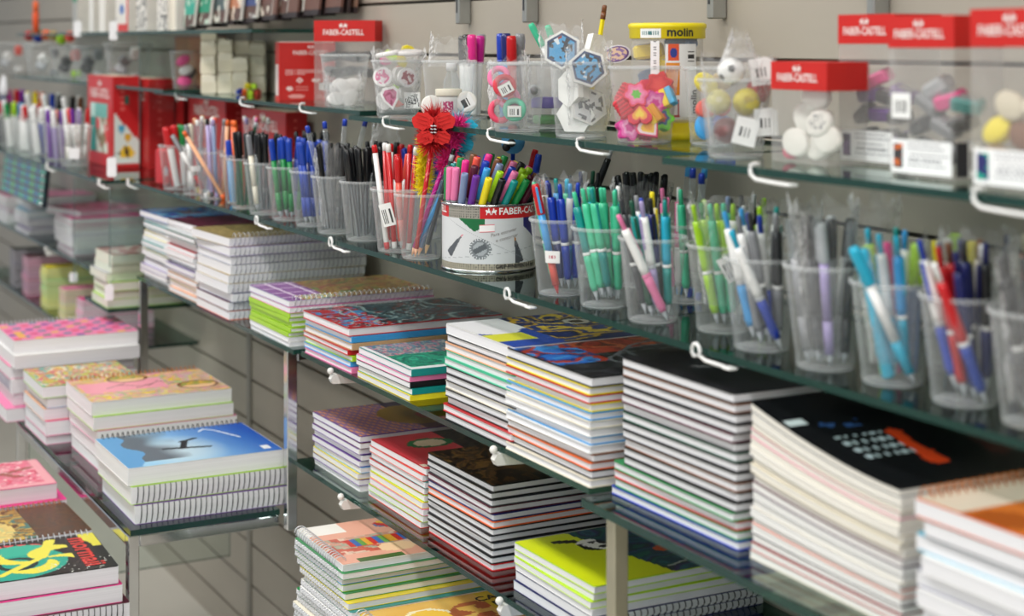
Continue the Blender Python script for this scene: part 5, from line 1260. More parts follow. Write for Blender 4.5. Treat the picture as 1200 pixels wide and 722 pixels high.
# U6b cup behind, U6 wrapped balls
c6b = upcup('clear tub with blue and yellow erasers behind the ball erasers', 834, -.12, .034, .026, .098)
for k, (a, b, zz, c) in enumerate(((-.012, -.012, .022, 'sky'), (.012, -.008, .024, 'blue'), (-.008, -.010, .046, 'coral'), (.010, -.006, .050, 'red'), (-.010, -.010, .076, 'yellow'), (.010, 0, .078, 'gold'))):
    eraser_in('%s eraser in the tub behind the ball erasers' % c, 'erasers behind the balls', scr(c6b, a, b, zz), rotv(k, -.2, .2), .012, .016, .010, c)
c6 = upcup('clear tub of ball erasers wrapped in film with barcode tags', 862, -.220, .041, .030, .088)
def ball_eraser(label, p, r_, c, spot=None):
    t = thing('ball_eraser', label, 'eraser', p, None, 'wrapped ball erasers')
    b = MB(); ball(b, (0, 0, 0), r_, 16, 10); link('body', b.mesh('body'), plastic(c, .5), t)
    if spot:
        b = MB()
        for k in range(9):
            d = Vector((math.cos(k * 2.4) * math.sqrt(max(0, 1 - ((k + .5) / 4.5 - 1) ** 2)), math.sin(k * 2.4) * math.sqrt(max(0, 1 - ((k + .5) / 4.5 - 1) ** 2)), (k + .5) / 4.5 - 1))
            q = d.to_track_quat('Z', 'Y'); b.add([d * (r_ + .0003) + q @ Vector((r_ * .3 * math.cos(j * 1.2566), r_ * .3 * math.sin(j * 1.2566), -.04 * r_)) for j in range(5)], [(0, 1, 2, 3, 4)])
        link('patch', b.mesh('patch'), plastic(spot, .5), t)
ball_eraser('white and black soccer ball eraser on top of its tub', scr(c6, -.006, -.006, .096), .0155, 'white', 'black')
ball_eraser('yellow ball eraser in the middle of the tub', scr(c6, .010, -.016, .062), .0155, 'd8c838', 'c8b020')
ball_eraser('red ball eraser at the upper right of the tub', scr(c6, .026, .004, .074), .014, 'c83030', 'a82020')
ball_eraser('cream ball eraser at the left of the tub', scr(c6, -.020, -.006, .062), .014, 'd8d08a', 'e0d8b0')
ball_eraser('dark red ball eraser low in the tub', scr(c6, -.012, -.010, .030), .0145, '7a3a3a', '9a5a5a')
ball_eraser('brown ball eraser at the lower right', scr(c6, .012, -.004, .028), .0145, '8a6a5a', '6a4a3a')
film('crinkled film bag over the ball erasers', c6.x, c6.y, ZU, .028, .042, .012, .112, 71, .9)
film('thin crinkled film tip above the ball erasers', c6.x + .008, c6.y, ZU, .026, .008, .098, .136, 73, .8)
for k, (a, b, zz, tl) in enumerate(((.006, -.038, .030, -.25), (.030, -.028, .040, .05), (.026, -.024, .096, .15))):
    t = thing('barcode_tag', 'white barcode tag %s the ball eraser tub' % ['at the front of', 'at the right side of', 'at the top of'][k], 'tag', scr(c6, a, b, zz), rotv(tl, 0, 0), 'barcode tags on the ball erasers')
    link('card', MB().prism([(-.013, -.015), (.013, -.015), (.013, .012), (.006, .016), (-.013, .015)], -.0006, 0).mesh('card'), plastic('f0f0ee', .5), t)
    link('print', grid_print(16, 12, lambda s, q: ((s - .5) * .022, -.009 + q * .018, .0003), barcode), print_mat(.5), t)
# U3 pink hair ties and jar
c3 = upcup('clear tub of pink and mint hair ties in wrappers', 606, -.195, .041, .032, .100)
def torus_thing(name, label, cat, group, p, q, R, r_, c):
    pts = [(R * math.cos(2 * math.pi * k / 18), R * math.sin(2 * math.pi * k / 18), 0) for k in range(18)]
    t = thing(name, label, cat, p, q, group); link('band', MB().mat(0, True).tube(pts, r_, 8, True).mesh('band'), plastic(c, .6), t); return t
for k, (a, b, zz, c, R, nme) in enumerate(((-.018, -.018, .066, 'd83a4a', .013, 'red hair tie in the upper left'), (-.026, -.010, .078, 'f07aa8', .013, 'pink hair tie at the upper edge'), (-.024, -.014, .030, 'e84a6a', .014, 'coral pink hair tie at the lower left'), (-.004, -.020, .032, '6ac8a8', .013, 'mint hair tie at the lower middle'), (-.012, -.008, .048, 'f09ac0', .013, 'pale pink hair tie in the middle'))):
    torus_thing('hair_tie', nme + ' of its tub', 'hair tie', 'hair ties in the tub', scr(c3, a, b, zz), rotv(k, -.2, .2 * (-1) ** k), R, .0045, c)
for k, (a, b, zz, tl) in enumerate(((-.016, -.026, .062, .5), (-.004, -.030, .030, 0))):
    t = thing('barcode_tag', 'barcode tag on the %s hair tie' % ('red', 'mint')[k], 'tag', scr(c3, a, b, zz), rotv(tl, 0, 0), 'barcode tags on the hair ties')
    link('card', MB().box(-.010, .010, -.008, .008, -.0006, 0).mesh('card'), plastic('d8d4cc', .5), t); link('print', grid_print(14, 8, lambda s, q: ((s - .5) * .018, (q - .5) * .014, .0003), barcode), print_mat(.5), t)
film('crinkled wrapper round the pink hair ties', *scr(c3, -.012, -.004, 0)[:2], ZU, .026, .029, .006, .100, 81, .8)
cx_ = upcup('clear tub holding a purple-lidded jar', 641, -.112, .040, .031, .100)
jr = thing('jar', 'clear jar with a purple lid and green beads', 'jar', (cx_.x, cx_.y, ZU + .004), None, 'jars on the upper shelf')
link('glass', MB().mat(0, True).lathe([(.020, 0), (.0225, .002), (.0225, .026)], 24, cap=(True, False)).mesh('glass'), BOXP, jr)
link('lid', MB().mat(0, True).lathe([(.0235, .0262), (.0238, .0275), (.0238, .040), (.022, .042)], 24).mesh('lid'), plastic('5a4a9a', .4), jr)
link('content', MB().mat(0, True).lathe([(.018, .002), (.021, .004), (.021, .014), (.012, .0155)], 16).mesh('content'), plastic('4aa848', .6), jr)
t = thing('clear_bottle', 'grey clear bottle lying across the purple-lidded jar tub', 'bottle', scr(cx_, -.020, -.004, .052), rotv(-.9, -.1, 0), 'jars on the upper shelf')
link('body', MB().mat(0, True).lathe([(.006, .0), (.010, .006), (.010, .040), (.005, .048), (.005, .056)], 16).mesh('body'), CLEARP, t); link('cap', MB().mat(0, True).lathe([(.006, .0565), (.006, .066)], 12).mesh('cap'), plastic('grey', .4), t)
film('crinkled film over the clear bottle and jar', cx_.x, cx_.y, ZU, .028, .036, .046, .108, 83, .9)
# U2 white jars
c2_ = upcup('clear tub with white-lidded jars and pink label', 526, -.185, .042, .033, .100)
for k, (a, b, zz, r_) in enumerate(((.0, -.010, .006, .020),)):
    t = thing('jar', 'white jar with a cream lid and pink square label', 'jar', scr(c2_, a, b, zz), None, 'jars on the upper shelf')
    link('body', MB().mat(0, True).lathe([(r_ * .9, 0), (r_, .003), (r_, .034), (r_ * .9, .038)], 24).mesh('body'), plastic('dcdcda', .4), t)
    link('lid', MB().mat(0, True).lathe([(r_ * 1.03, .0382), (r_ * 1.05, .039), (r_ * 1.05, .048), (r_, .049)], 24).mesh('lid'), plastic('cream', .45), t)
    link('label', grid_print(12, 12, lambda s, q: (r_ * 1.02 * math.cos(A0 + (s - .5) * .8), r_ * 1.02 * math.sin(A0 + (s - .5) * .8), .010 + q * .02), lambda s, q: RGB('f0d8e0') if N2(s, q, 6, 3) > .2 else RGB('b82a6a')), print_mat(.5), t)
for k, (a, b, zz, tl) in enumerate(((.028, -.016, .034, .5), (-.026, -.016, .028, -.4))):
    eraser_in('round white eraser leaning %s the white jar' % ('right of', 'left of')[k], 'round white erasers', scr(c2_, a, b, zz), rotv(tl, -.1, 0), .017, .017, .008, 'e8e6e0', barcode if k == 0 else None)
t = thing('clear_bottle', 'tall clear bottle standing behind the white jar', 'bottle', scr(c2_, .004, .012, .004), None, 'jars on the upper shelf')
link('body', MB().mat(0, True).lathe([(.010, .0), (.013, .003), (.013, .062), (.008, .074), (.007, .078)], 18).mesh('body'), CLEARP, t); link('cap', MB().mat(0, True).lathe([(.009, .0782), (.009, .090), (.008, .0915)], 14).mesh('cap'), plastic('e0e2e4', .3), t)
film('crumpled clear film on top of the white jar tub', c2_.x, c2_.y, ZU, .034, .026, .090, .135, 87, .7)
# U1 flat printed erasers
c1_ = upcup('clear tub of round printed erasers above the feather pens', 466, -.175, .0435, .034, .098)
def roundprint(c_a, c_b, seed): return lambda s, t, r: RGB('f0ecee') if r > .78 else (RGB(c_a) if N2(s, t, 7, seed) > .05 else RGB(c_b))
disc = ngon(22, .0165); drop = [(0, -.022), (.012, -.006), (.016, .008), (.010, .017), (-.010, .017), (-.016, .008), (-.012, -.006)]
for k, (a, b, zz, tl, ln, tn, poly, pf, nme) in enumerate(((-.024, -.022, .070, 0, .1, -.1, disc, roundprint('e8dce0', 'd86a98', 4), 'pink and white round eraser'), (-.010, -.030, .036, .2, .1, .0, drop, roundprint('9a2a5a', 'c86a90', 6), 'maroon drop-shaped eraser'), (.018, -.014, .068, .1, .1, .5, disc, roundprint('9a3a44', 'e8d8d8', 8), 'dark red round eraser'), (-.022, -.004, .030, .1, .1, -.4, disc, None, 'plain white round eraser at left'), (.006, .004, .070, .4, .1, .9, disc, None, 'edge-on white round eraser in the middle'), (.016, .010, .040, .4, .1, .9, disc, None, 'edge-on white round eraser at right'), (.026, -.022, .030, .3, .1, .1, ngon(4, .019, .5), lambda s, t, r: barcode(s, t), 'white square eraser with a barcode'))):
    slab_thing('printed_eraser', nme + ' in the tub above the feather pens', 'eraser', 'printed erasers', scr(c1_, a, b, zz), rotv(tl, -ln, tn), poly, .008, 'eceae8', pf, (.034, .036))
for k, (a, zz) in enumerate(((-.016, .104), (.020, .106))):
    t = thing('flat_eraser', 'white flat eraser lying on the %s of the round eraser tub' % ('left rim', 'right rim')[k], 'eraser', scr(c1_, a, .004, zz), (.1, -.15 + .1 * k, .5 + k), 'printed erasers')
    link('body', eraser_oval(MB(), .024, .017, .008).mesh('body'), plastic('eeeae8', .5), t); link('top_face', eraser_oval(MB(), .019, .013, .0005).mesh('top_face'), plastic('dcd8d8', .4), t, (0, 0, .0081))
film('crinkled film over the round printed erasers', c1_.x, c1_.y, ZU, .031, .043, .008, .118, 91, .9)
film('clear crinkled bag hanging below the upper shelf edge', x_at(452, -.12), -.12, ZP + .135, .03, .02, 0, .048, 93, .7)
# back-row marker tubs
cb1 = Vector((x_at(552, -.075), -.075, ZU)); cup('clear back tub of thick black and magenta markers', cb1.x, cb1.y, ZU, .0355, .027, .095, 'plastic_tub', GU)
fill(cb1, 'back tub above the white jar', K('fat', 'charcoal', 'black', 'hot_pink', 'magenta', 'grey'), rt=.0355, rb=.027, group='thick markers on the upper shelf', h=.095, twist=.2)
cb2 = Vector((x_at(598, -.075), -.075, ZU)); cup('clear back tub of thick blue and red markers', cb2.x, cb2.y, ZU, .0355, .027, .095, 'plastic_tub', GU)
fill(cb2, 'back tub left of the green pens', K('fat', ('blue', 'sky'), ('navy', 'sky'), ('red', 'red'), ('grey', 'charcoal'), ('royal', 'sky')), rt=.0355, rb=.027, group='thick markers on the upper shelf', h=.095, twist=.2)
cb3 = Vector((x_at(655, -.045), -.045, ZU)); cup('clear back tub with two green and white pens', cb3.x, cb3.y, ZU, .0355, .027, .095, 'plastic_tub', GU)
for k in range(2): lean(cb3, 'gel', ('silver', 'mint', 'white', 'mint', 'mint'), '%s green and white pen sticking up from the back tub' % ('taller', 'shorter')[k], 'green pens on the upper shelf', .022 + k * .004, -.006 + k * .012, -.010 + k * .012, -.006 + k * .012, h=.095, lift=.028 - .012 * k)
fill(cb3, 'back tub with two green pens', K('fat', ('grey', 'white'), ('red', 'white'), ('silver', 'white')), rt=.0355, rb=.027, group='thick markers on the upper shelf', h=.095, lift=.002)
# -- left upper shelf
Z1 = 1.375
cl = Vector((x_at(217, -.105), -.105, Z1)); cup('clear tub of pink erasers left of the cream blocks', cl.x, cl.y, Z1, .038, .028, .100, 'plastic_tub', GU)
for k, (a, b, zz, c, nme) in enumerate(((0, -.010, .022, 'hot_pink', 'lower hot pink'), (.004, -.008, .050, 'white', 'white'), (-.004, -.008, .074, 'hot_pink', 'upper hot pink'), (.010, .010, .04, 'charcoal', 'dark grey'))):
    eraser_in('%s eraser in the tub left of the cream blocks' % nme, 'pink tub erasers', scr(cl, a, b, zz), rotv(.3 * k, -.3, .2), .018, .012, .012, c)
cc0 = x_at(274, -.085)
for jp, (a, b, hs) in enumerate(((-.058, .0, (.046, .044, .036, .022)), (-.020, .004, (.050, .048, .030)), (.018, -.012, (.052, .034)), (.018, .022, (.046, .046, .034)), (.056, .006, (.044, .046, .030)), (-.040, .034, (.046, .046, .042)), (.05, .038, (.05, .046, .03)))):
    zz = Z1
    for q, hh in enumerate(hs):
        p = scr((cc0, -.085, 0), a, b, zz)
        t = thing('block_eraser', 'cream block eraser, %s of the %s pile left of the red carton' % (['bottom', 'second', 'third', 'top'][q], ['leftmost', 'second', 'low front', 'middle', 'rightmost', 'back left', 'back right'][jp]), 'eraser', p, (0, 0, math.pi / 2 - YAW + rnd.uniform(-.10, .10)), 'cream block erasers')
        link('body', MB().bbox(-.0175, .0175, -.012, .012, 0, hh - .0006, .0025).mesh('body'), plastic('ebe4d0', .6), t)
        link('sleeve', MB().box(-.0179, .0179, -.0124, .0124, hh * .1, hh * .62).mesh('sleeve'), plastic('e2dac2', .5), t)
        zz += hh
for k, (a, b, zz, c) in enumerate(((.030, -.040, .004, 'orange'), (.044, -.038, .004, 'neon'), (.060, -.030, .004, 'coral'), (.038, -.040, .018, 'yellow'), (.052, -.036, .018, 'neon'), (.022, -.042, .006, 'blue'))):
    p = scr((cc0, -.085, 0), a, b, Z1 + zz - .004); t = thing('cap_eraser', '%s pencil-cap eraser in front of the cream blocks, %s' % (c, 'upper' if zz > .01 else 'lower'), 'eraser', p, (0, 0, k), 'neon cap erasers')
    link('body', MB().prism([(-.007, 0), (.007, 0), (.008, .008), (0, .0135), (-.008, .008)], -.005, .005, 'xz').mesh('body'), plastic(c, .5), t); link('collar', MB().box(-.0074, .0074, -.0054, .0054, .0055, .0075).mesh('collar'), plastic(c, .4), t)
# red carton
rx_, ry_ = x_at(327, -.135), -.135
rc = thing('red_carton', 'red printed carton with white symbols on the upper shelf', 'carton', (rx_, ry_, Z1), (0, 0, math.radians(-14)))
wv, dv_, hv = .118, .075, .122
# turned so that its printed side faces the viewer
link('body', MB().box(-dv_, 0, 0, wv, 0, hv).mesh('body'), plastic('c41a12', .5), rc)
def on_c(p): return Vector((.0006, p.x, p.y))
link('lettering', text_mesh('FABER-CASTELL', .0125, lambda p: on_c(Vector((p.x + wv * .56, p.y + hv * .82, 0))), bold=.0002, sx=.85), plastic('f2dcd8', .4), rc)
emblem(lambda p: on_c(Vector((p.x + wv * .56, p.y + hv * .92, 0))), .011, rc, 'f2dcd8')
def carton_fn(s, t):
    w_ = RGB('f0d0cc'); r_ = RGB('c41a12')
    for k in range(3):
        if abs(t - .69 + k * .045) < .008 and .08 < s < (.9 if k < 2 else .45) and math.sin(s * 120) > -.4: return w_
    if abs(s - .36) + abs(t - .46) * 1.0 < .07 and abs(s - .36) + abs(t - .46) > .03: return w_
    if ell(s, t, .66, .46, .085, .045) < 1 and t < .49: return w_
    if ell(s, t, .18, .27, .06, .055) < 1: return w_
    if .28 < s < .52 and abs((t - .27) * 16 % 1 - .5) < .2 and .2 < t < .34: return mixc(r_, w_, .6)
    if .72 < s < .95 and .22 < t < .40: return RGB('f0ecec') if N2(s, t, 14, 4) < .15 else RGB('3a3a3c')
    if ell(s, t, .30, .09, .15, .05) < 1: return mixc(r_, w_, .7)
    if ell(s, t, .78, .09, .12, .05) < 1 and N2(s, t, 20, 3) > 0: return mixc(r_, w_, .7)
    return r_
link('print', grid_print(60, 44, lambda s, q: (.0004, .002 + s * (wv - .004), q * hv * .74 + .001), carton_fn), print_mat(.35), rc)
link('white_pane', MB().box(-dv_ + .006, -.012, -.0006, 0, .01, hv * .62).mesh('white_pane'), plastic('ead8d8', .3), rc)
link('flap', MB().box(-dv_, -.004, .002, wv - .002, hv, hv + .0015).mesh('flap'), plastic('efe9e2', .6), rc)
gbx = x_at(408, -.062) + .066
gift_box('clear box with dark sharpeners and a wide red top, back of the shelf', gbx, -.080, Z1, .132, .036, .166, .042, rot=.75, txt=.0155)
for k in range(6): sharpener('black sharpener, %s %s in the wide red-topped box' % (['left', 'middle', 'right'][k % 3], 'upper' if k > 2 else 'lower'), 'sharpeners in the wide red-topped box', (gbx - .066 + ((k % 3) - 1) * .026, -.062 + ((k % 3) - 1) * .024, Z1 + .055 + .03 * (k // 3)), (0, .2 * (-1) ** k, .3 * k), 'charcoal', 'grey', 1.2)
c2b = Vector((x_at(404, -.125), -.125, Z1)); cup('clear tub with white and pale erasers right of the red carton', c2b.x, c2b.y, Z1, .046, .036, .100, 'plastic_tub', GU)
for k, (a, b, zz) in enumerate(((-.014, -.018, .014), (.012, -.016, .016), (.0, -.008, .034), (.016, .006, .040), (-.016, .008, .036))):
    eraser_in('white wrapped eraser, %s, in the tub right of the red carton' % ['lower left', 'lower right', 'middle', 'back right', 'back left'][k], 'white wrapped erasers', scr(c2b, a, b, zz), rotv(k, -.3, .3), .019, .013, .007, 'e8e6e4')
film('crinkled film round the white wrapped erasers', c2b.x, c2b.y, Z1, .033, .036, .006, .060, 97, .9)
cn_ = scr((x_at(437, -.13), -.115, Z1), 0, 0, 0)
cup('clear tub of neon green and orange erasers at the shelf end', cn_.x - .02, cn_.y + .045, Z1, .030, .024, .095, 'plastic_tub', GU)
for k, (a, zz, c) in enumerate(((-.004, .012, 'orange'), (.008, .016, 'coral'), (.0, .040, 'lime'), (.0, .066, 'orange'), (.006, .088, 'yellow'), (-.014, .098, 'neon'), (.018, .108, 'yellow'), (-.022, .090, 'hot_pink'))):
    p = scr((cn_.x - .02, cn_.y + .045, 0), a, -.004, Z1 + zz); t = thing('neon_eraser', '%s neon eraser piece at the end of the left upper shelf, %s' % (c.replace('_', ' '), ['lowest', 'lower right', 'middle', 'upper', 'near the rim', 'above the rim', 'topmost', 'left of rim'][k]), 'eraser', p, rotv(k * .5, .1, .2), 'neon erasers at the shelf end')
    link('body', MB().prism(ngon(8, .013, .2, .7), -.006, .006).mesh('body'), plastic(c, .5), t); link('face', MB().prism(ngon(8, .009, .2, .7), .006, .0066).mesh('face'), plastic(c, .4), t)
# ------------------------------------------------------------------ far end (out of focus)
ZF = Z_PEN
def craft_box(label, x, y, w, d, h, fn_front, fn_side, txt=True, lean_=0):
    t = thing('craft_box', label, 'box', (x, y, ZF), (0, 0, lean_), 'red craft boxes on the far shelf')
    link('body', MB().bbox(-w, 0, 0, d, 0, h, .001).mesh('body'), plastic('c41e22', .4), t)
    link('front_print', grid_print(26, 30, lambda s, q: (-w + .004 + s * (w - .008), -.0006, .004 + q * (h - .008)), fn_front), print_mat(.4), t)
    link('side_print', grid_print(12, 30, lambda s, q: (.0006, .003 + s * (d - .006), .004 + q * (h - .008)), fn_side), print_mat(.4), t)
    if txt:
        link('lettering', text_mesh('FABER-CASTELL', .034, lambda p: Vector((-w * .5 + p.x, -.0012, h * .80 + p.y)), bold=.0006, sx=.85), plastic('f0d8d4', .4), t)
        emblem(lambda p: Vector((-w * .5 + p.x, -.0012, h * .91 + p.y)), .03, t, 'f0d8d4')
    link('opening', MB().box(-w + .03, -.02, .008, d - .008, h, h + .001).mesh('opening'), plastic('d8ceb8', .5), t)
    return t
def cf(s, t):
    if .12 < s < .80 and .14 < t < .70:
        c = RGB('d8dcd0')
        if t > .52: c = RGB('6ab4aa') if s > .3 else RGB('b8dcd4')
        elif s < .34: c = RGB('1a9088')
        elif N2(s, t, 6, 3) > .15: c = RGB('8a7a5a')
        elif N2(s, t, 7, 8) > .2: c = RGB('d8484a')
        return c
    return RGB('c82a34') if t < .14 else RGB('c41e22')
def cs(s, t):
    if t < .60 - .32 * s and t > .04:
        c = RGB('d8e2dc')
        if ell(s, t, .5, .16, .3, .07) < 1: c = RGB('e8c030') if N2(s, t, 8, 2) < .1 else RGB('4a3a2a')
        if ell(s, t, .55, .33, .16, .05) < 1: c = RGB('d8a830')
        if ell(s, t, .3, .42, .14, .04) < 1: c = RGB('4aa0c0')
        return c
    if .45 < s < .62 and .70 < t < .80: return RGB('1a6a5c')
    if abs(s - .3) < .08 and math.sin(t * 90) > .2 and .62 < t < .95: return RGB('d8605c')
    return RGB('c01c20')
def plain(s, t): return RGB('e05a54') if abs(s - .4) < .10 and math.sin(t * 70) > .3 and t > .35 else RGB('c01c20')
craft_box('red craft box with a pictured front, nearest of the far boxes', -4.225, -.225, .275, .072, .240, cf, cs)
craft_box('second red craft box behind the pictured one', -4.165, -.147, .27, .068, .234, plain, plain)
craft_box('third red craft box behind the pictured one', -4.10, -.074, .27, .066, .232, plain, plain)
craft_box('red craft box behind the leftmost pen cups', -3.72, -.085, .30, .070, .200, plain, plain)
craft_box('long red craft box under the left upper shelf', -3.36, -.066, .30, .050, .176, plain, plain)
def jag(s, t):
    return RGB('e8e8e8') if .2 < s < .8 and .2 < t < .55 and N2(s, t, 6, 2) < .2 else (RGB('2a4a9a') if .3 < s < .7 and .25 < t < .5 else RGB('c8202a'))
t = thing('red_packet', 'small red packet with a white patch beside the leftmost cup', 'packet', (-3.665, -.255, ZF), (0, 0, .1)); link('body', MB().bbox(-.045, 0, 0, .02, 0, .085, .006).mesh('body'), plastic('c8202a', .35), t)
link('print', grid_print(14, 18, lambda s, q: (.0006, .002 + s * .016, .006 + q * .07), jag), print_mat(.4), t)
# far marker cups
def farcup(u, y, label, phrase, items, **kw):
    x = x_at(u, y); cup(label, x, y, ZF, rt=.046, rb=.036, h=.105, group='cups on the far pen shelf'); fill((x, y, ZF), phrase, items, rt=.046, rb=.036, h=.105, group='pens on the far shelf', **kw)
farcup(88, -.285, 'far clear cup of white pens beside the red craft box', 'far cup beside the red craft box', K('gel', ('white', 'cream'), ('white', 'white'), ('coral', 'white'), ('white', 'cream'), ('purple', 'white'), ('white', 'white'), ('lilac', 'white'), ('red', 'white')))
farcup(68, -.285, 'far clear cup of purple markers', 'far cup of purple markers', K('fat', ('purple', 'purple'), ('coral', 'purple'), ('white', 'lilac'), ('purple', 'purple'), ('green', 'lilac'), ('purple', 'purple'), ('coral', 'purple')))
farcup(49, -.285, 'far clear cup with a fat white and blue marker', 'far cup with the white-blue marker', K('fat', ('white', 'white'), ('white', 'white'), ('white', 'blue'), ('white', 'blue'), ('white', 'white'), ('white', 'white')))
farcup(32, -.285, 'far clear cup of white tubes with red tops', 'far cup of red-topped tubes', K('fat', ('red', 'white'), ('white', 'white'), ('red', 'white'), ('white', 'white'), ('red', 'white')))
farcup(17, -.285, 'far clear cup of green and yellow-topped pens', 'far cup of green tops', K('fat', ('lime', 'clear'), ('green', 'white'), ('yellow', 'clear'), ('lime', 'white'), ('purple', 'clear'), ('aqua', 'white')))
farcup(2, -.285, 'far clear cup of dark red markers at the left edge', 'far cup at the left edge', K('fat', ('red', 'charcoal'), ('dark_red', 'charcoal'), ('red', 'charcoal'), ('maroon', 'charcoal'), ('purple', 'charcoal')))
for u, cs_ in ((20, ('red', 'magenta', 'purple')), (42, ('yellow', 'white', 'orange')), (62, ('blue', 'white', 'black')), (86, ('black', 'white', 'brown'))):
    x = x_at(u, -.17); ph = {20: 'far back cup of red tops', 42: 'far back cup of yellow tops', 62: 'far back cup of blue tops', 86: 'far back cup of black tops'}[u]
    cup('clear ' + ph + ' in the second row', x, -.17, ZF, rt=.044, rb=.034, h=.105, group='cups on the far pen shelf'); fill((x, -.17, ZF), ph, K('fat', *[(c, 'white') for c in cs_ * 2]), rt=.044, rb=.034, h=.105, group='pens on the far shelf', lift=.03)
# white price tags hanging on shelf hooks
def price_tag(label, u, v, y, w=.022, h=.045):
    x = x_at(u, y); a = (u - 600.0) / FPX; tt = (y - EYE.y) / (F2.y + R2.y * a); zc = EYE.z - (v - 48.0) / FPX * tt
    t = thing('price_tag', label, 'tag', (x, y, zc), (0, 0, math.pi / 2 - YAW), 'white hanging price tags')
    link('card', MB().prism([(w / 2 * sx_ * f, h / 2 * sy_ * g) for sx_, sy_, f, g in ((1, 1, .7, 1), (-1, 1, .7, 1), (-1, 1, 1, .85), (-1, -1, 1, .85), (-1, -1, .7, 1), (1, -1, .7, 1), (1, -1, 1, .85), (1, 1, 1, .85))], -.0015, .0015, 'xz').mesh('card'), plastic('f0f0f2', .4), t)
    link('loop', MB().mat(0, True).tube([(0, 0, h / 2 - .002), (.001, .02, h / 2 + .006), (0, .05, h / 2 + .008)], .0012, 5).mesh('loop'), plastic('silver', .3, .8), t)
price_tag('white price tag hanging at the red craft box', 131, 196, -.352)
price_tag('white price tag stuck on the far white pens', 87, 180, -.352, .026, .026)
price_tag('white price tag on the topmost far shelf, right one', 133, 36, -.206, .022, .050)
price_tag('white price tag on the topmost far shelf, left one', 91, 34, -.206, .022, .045)
price_tag('white price tag in front of the far pink-white stack', 128, 343, -.366, .02, .035)
price_tag('white price tag by the small far stacks', 86, 325, -.245, .022, .026)
# tubs on the far upper shelf
ZA = 1.385
def farbin(label, u, y, rt, rb, h, cols, z=ZA):
    x = x_at(u, y); cup(label, x, y, z, rt, rb, h, 'plastic_tub', 'tubs on the far upper shelf')
    for k, c in enumerate(cols):
        p = Vector((x, y, z)) + SCR_R * (rb * .5 * math.cos(k * 2.2)) + SCR_F * (-rb * .3) + UPV * (.015 + h * .8 * k / max(1, len(cols)))
        t = thing('small_eraser', '%s piece, %s from the bottom of the %s' % (c.replace('_', ' '), ['first', 'second', 'third', 'fourth'][k], label.replace('clear ', '', 1)), 'eraser', p, (k, .4 * k, k), 'pieces in the far tubs')
        link('body', MB().bbox(-.016, .016, -.012, .012, -.009, .009, .003).mesh('body'), plastic(c, .5), t); link('band', MB().box(-.005, .005, -.0125, .0125, -.0095, .0095).mesh('band'), plastic(c, .4), t)
farbin('clear far tub of grey pieces', 56, -.165, .075, .055, .105, ('grey', 'silver', 'white', 'charcoal'))
farbin('clear far tub of black and green pieces', 82, -.150, .06, .045, .095, ('lime', 'charcoal', 'black', 'coral'))
farbin('clear far tub of silver pieces', 108, -.135, .06, .045, .100, ('silver', 'black', 'charcoal', 'grey'))
farbin('clear far tub of white pieces', 150, -.11, .065, .05, .110, ('white', 'silver', 'grey', 'white'))
farbin('clear far-left tub of white pieces', 14, -.15, .075, .06, .11, ('white', 'silver', 'white', 'coral'))
for k, (u, v, c) in enumerate(((34, 42, 'red'), (43, 39, 'green'), (45, 44, 'blue'), (54, 41, 'orange'), (63, 42, 'gold'), (72, 46, 'lime'), (82, 43, 'coral'))):
    y = -.16; x = x_at(u, y); tt = (y - EYE.y) / (F2.y + R2.y * (u - 600.0) / FPX); zc = EYE.z - (v - 48.0) / FPX * tt
    ball_ = thing('toy_ball', '%s ball in the row of balls on the far tub' % c, 'ball', (x, y, zc), None, 'coloured balls on the far tubs')
    b = MB(); ball(b, (0, 0, 0), .017); link('body', b.mesh('body'), plastic(c, .4), ball_); link('seam', MB().mat(0, True).tube([(.0172 * math.cos(j * .4488), 0, .0172 * math.sin(j * .4488)) for j in range(14)], .0006, 4, True).mesh('seam'), plastic(c, .5), ball_)
t = thing('orange_marker', 'tall orange marker standing on the far tub', 'marker', (x_at(42, -.17), -.17, 1.52), None); link('barrel', MB().mat(0, True).lathe([(.010, 0), (.0105, .07), (.009, .074)], 14).mesh('barrel'), plastic('ee5a28', .4), t); link('cap', MB().mat(0, True).lathe([(.009, .0742), (.0095, .105), (.006, .112)], 14).mesh('cap'), plastic('f06a34', .4), t)
t = thing('hanging_pouch', 'white hanging pouch with a navy band at the far left', 'pouch', (x_at(17, -.20), -.235, 1.285), None); link('upper', MB().mat(0, True).lathe([(.006, .10), (.02, .085), (.032, .05), (.026, .03)], 14, sy=.5).mesh('upper'), plastic('ececf0', .6), t); link('navy_band', MB().mat(0, True).lathe([(.027, .02), (.028, .0295)], 14, sy=.5).mesh('navy_band'), plastic('navy', .5), t)
link('foot', MB().mat(0, True).lathe([(.004, -.03), (.012, -.024), (.012, .0195)], 12, (-.013, 0, 0), sy=.7).mesh('foot'), plastic('ececf0', .6), t); link('foot', MB().mat(0, True).lathe([(.004, -.03), (.012, -.024), (.012, .0195)], 12, (.013, 0, 0), sy=.7).mesh('foot'), plastic('ececf0', .6), t)
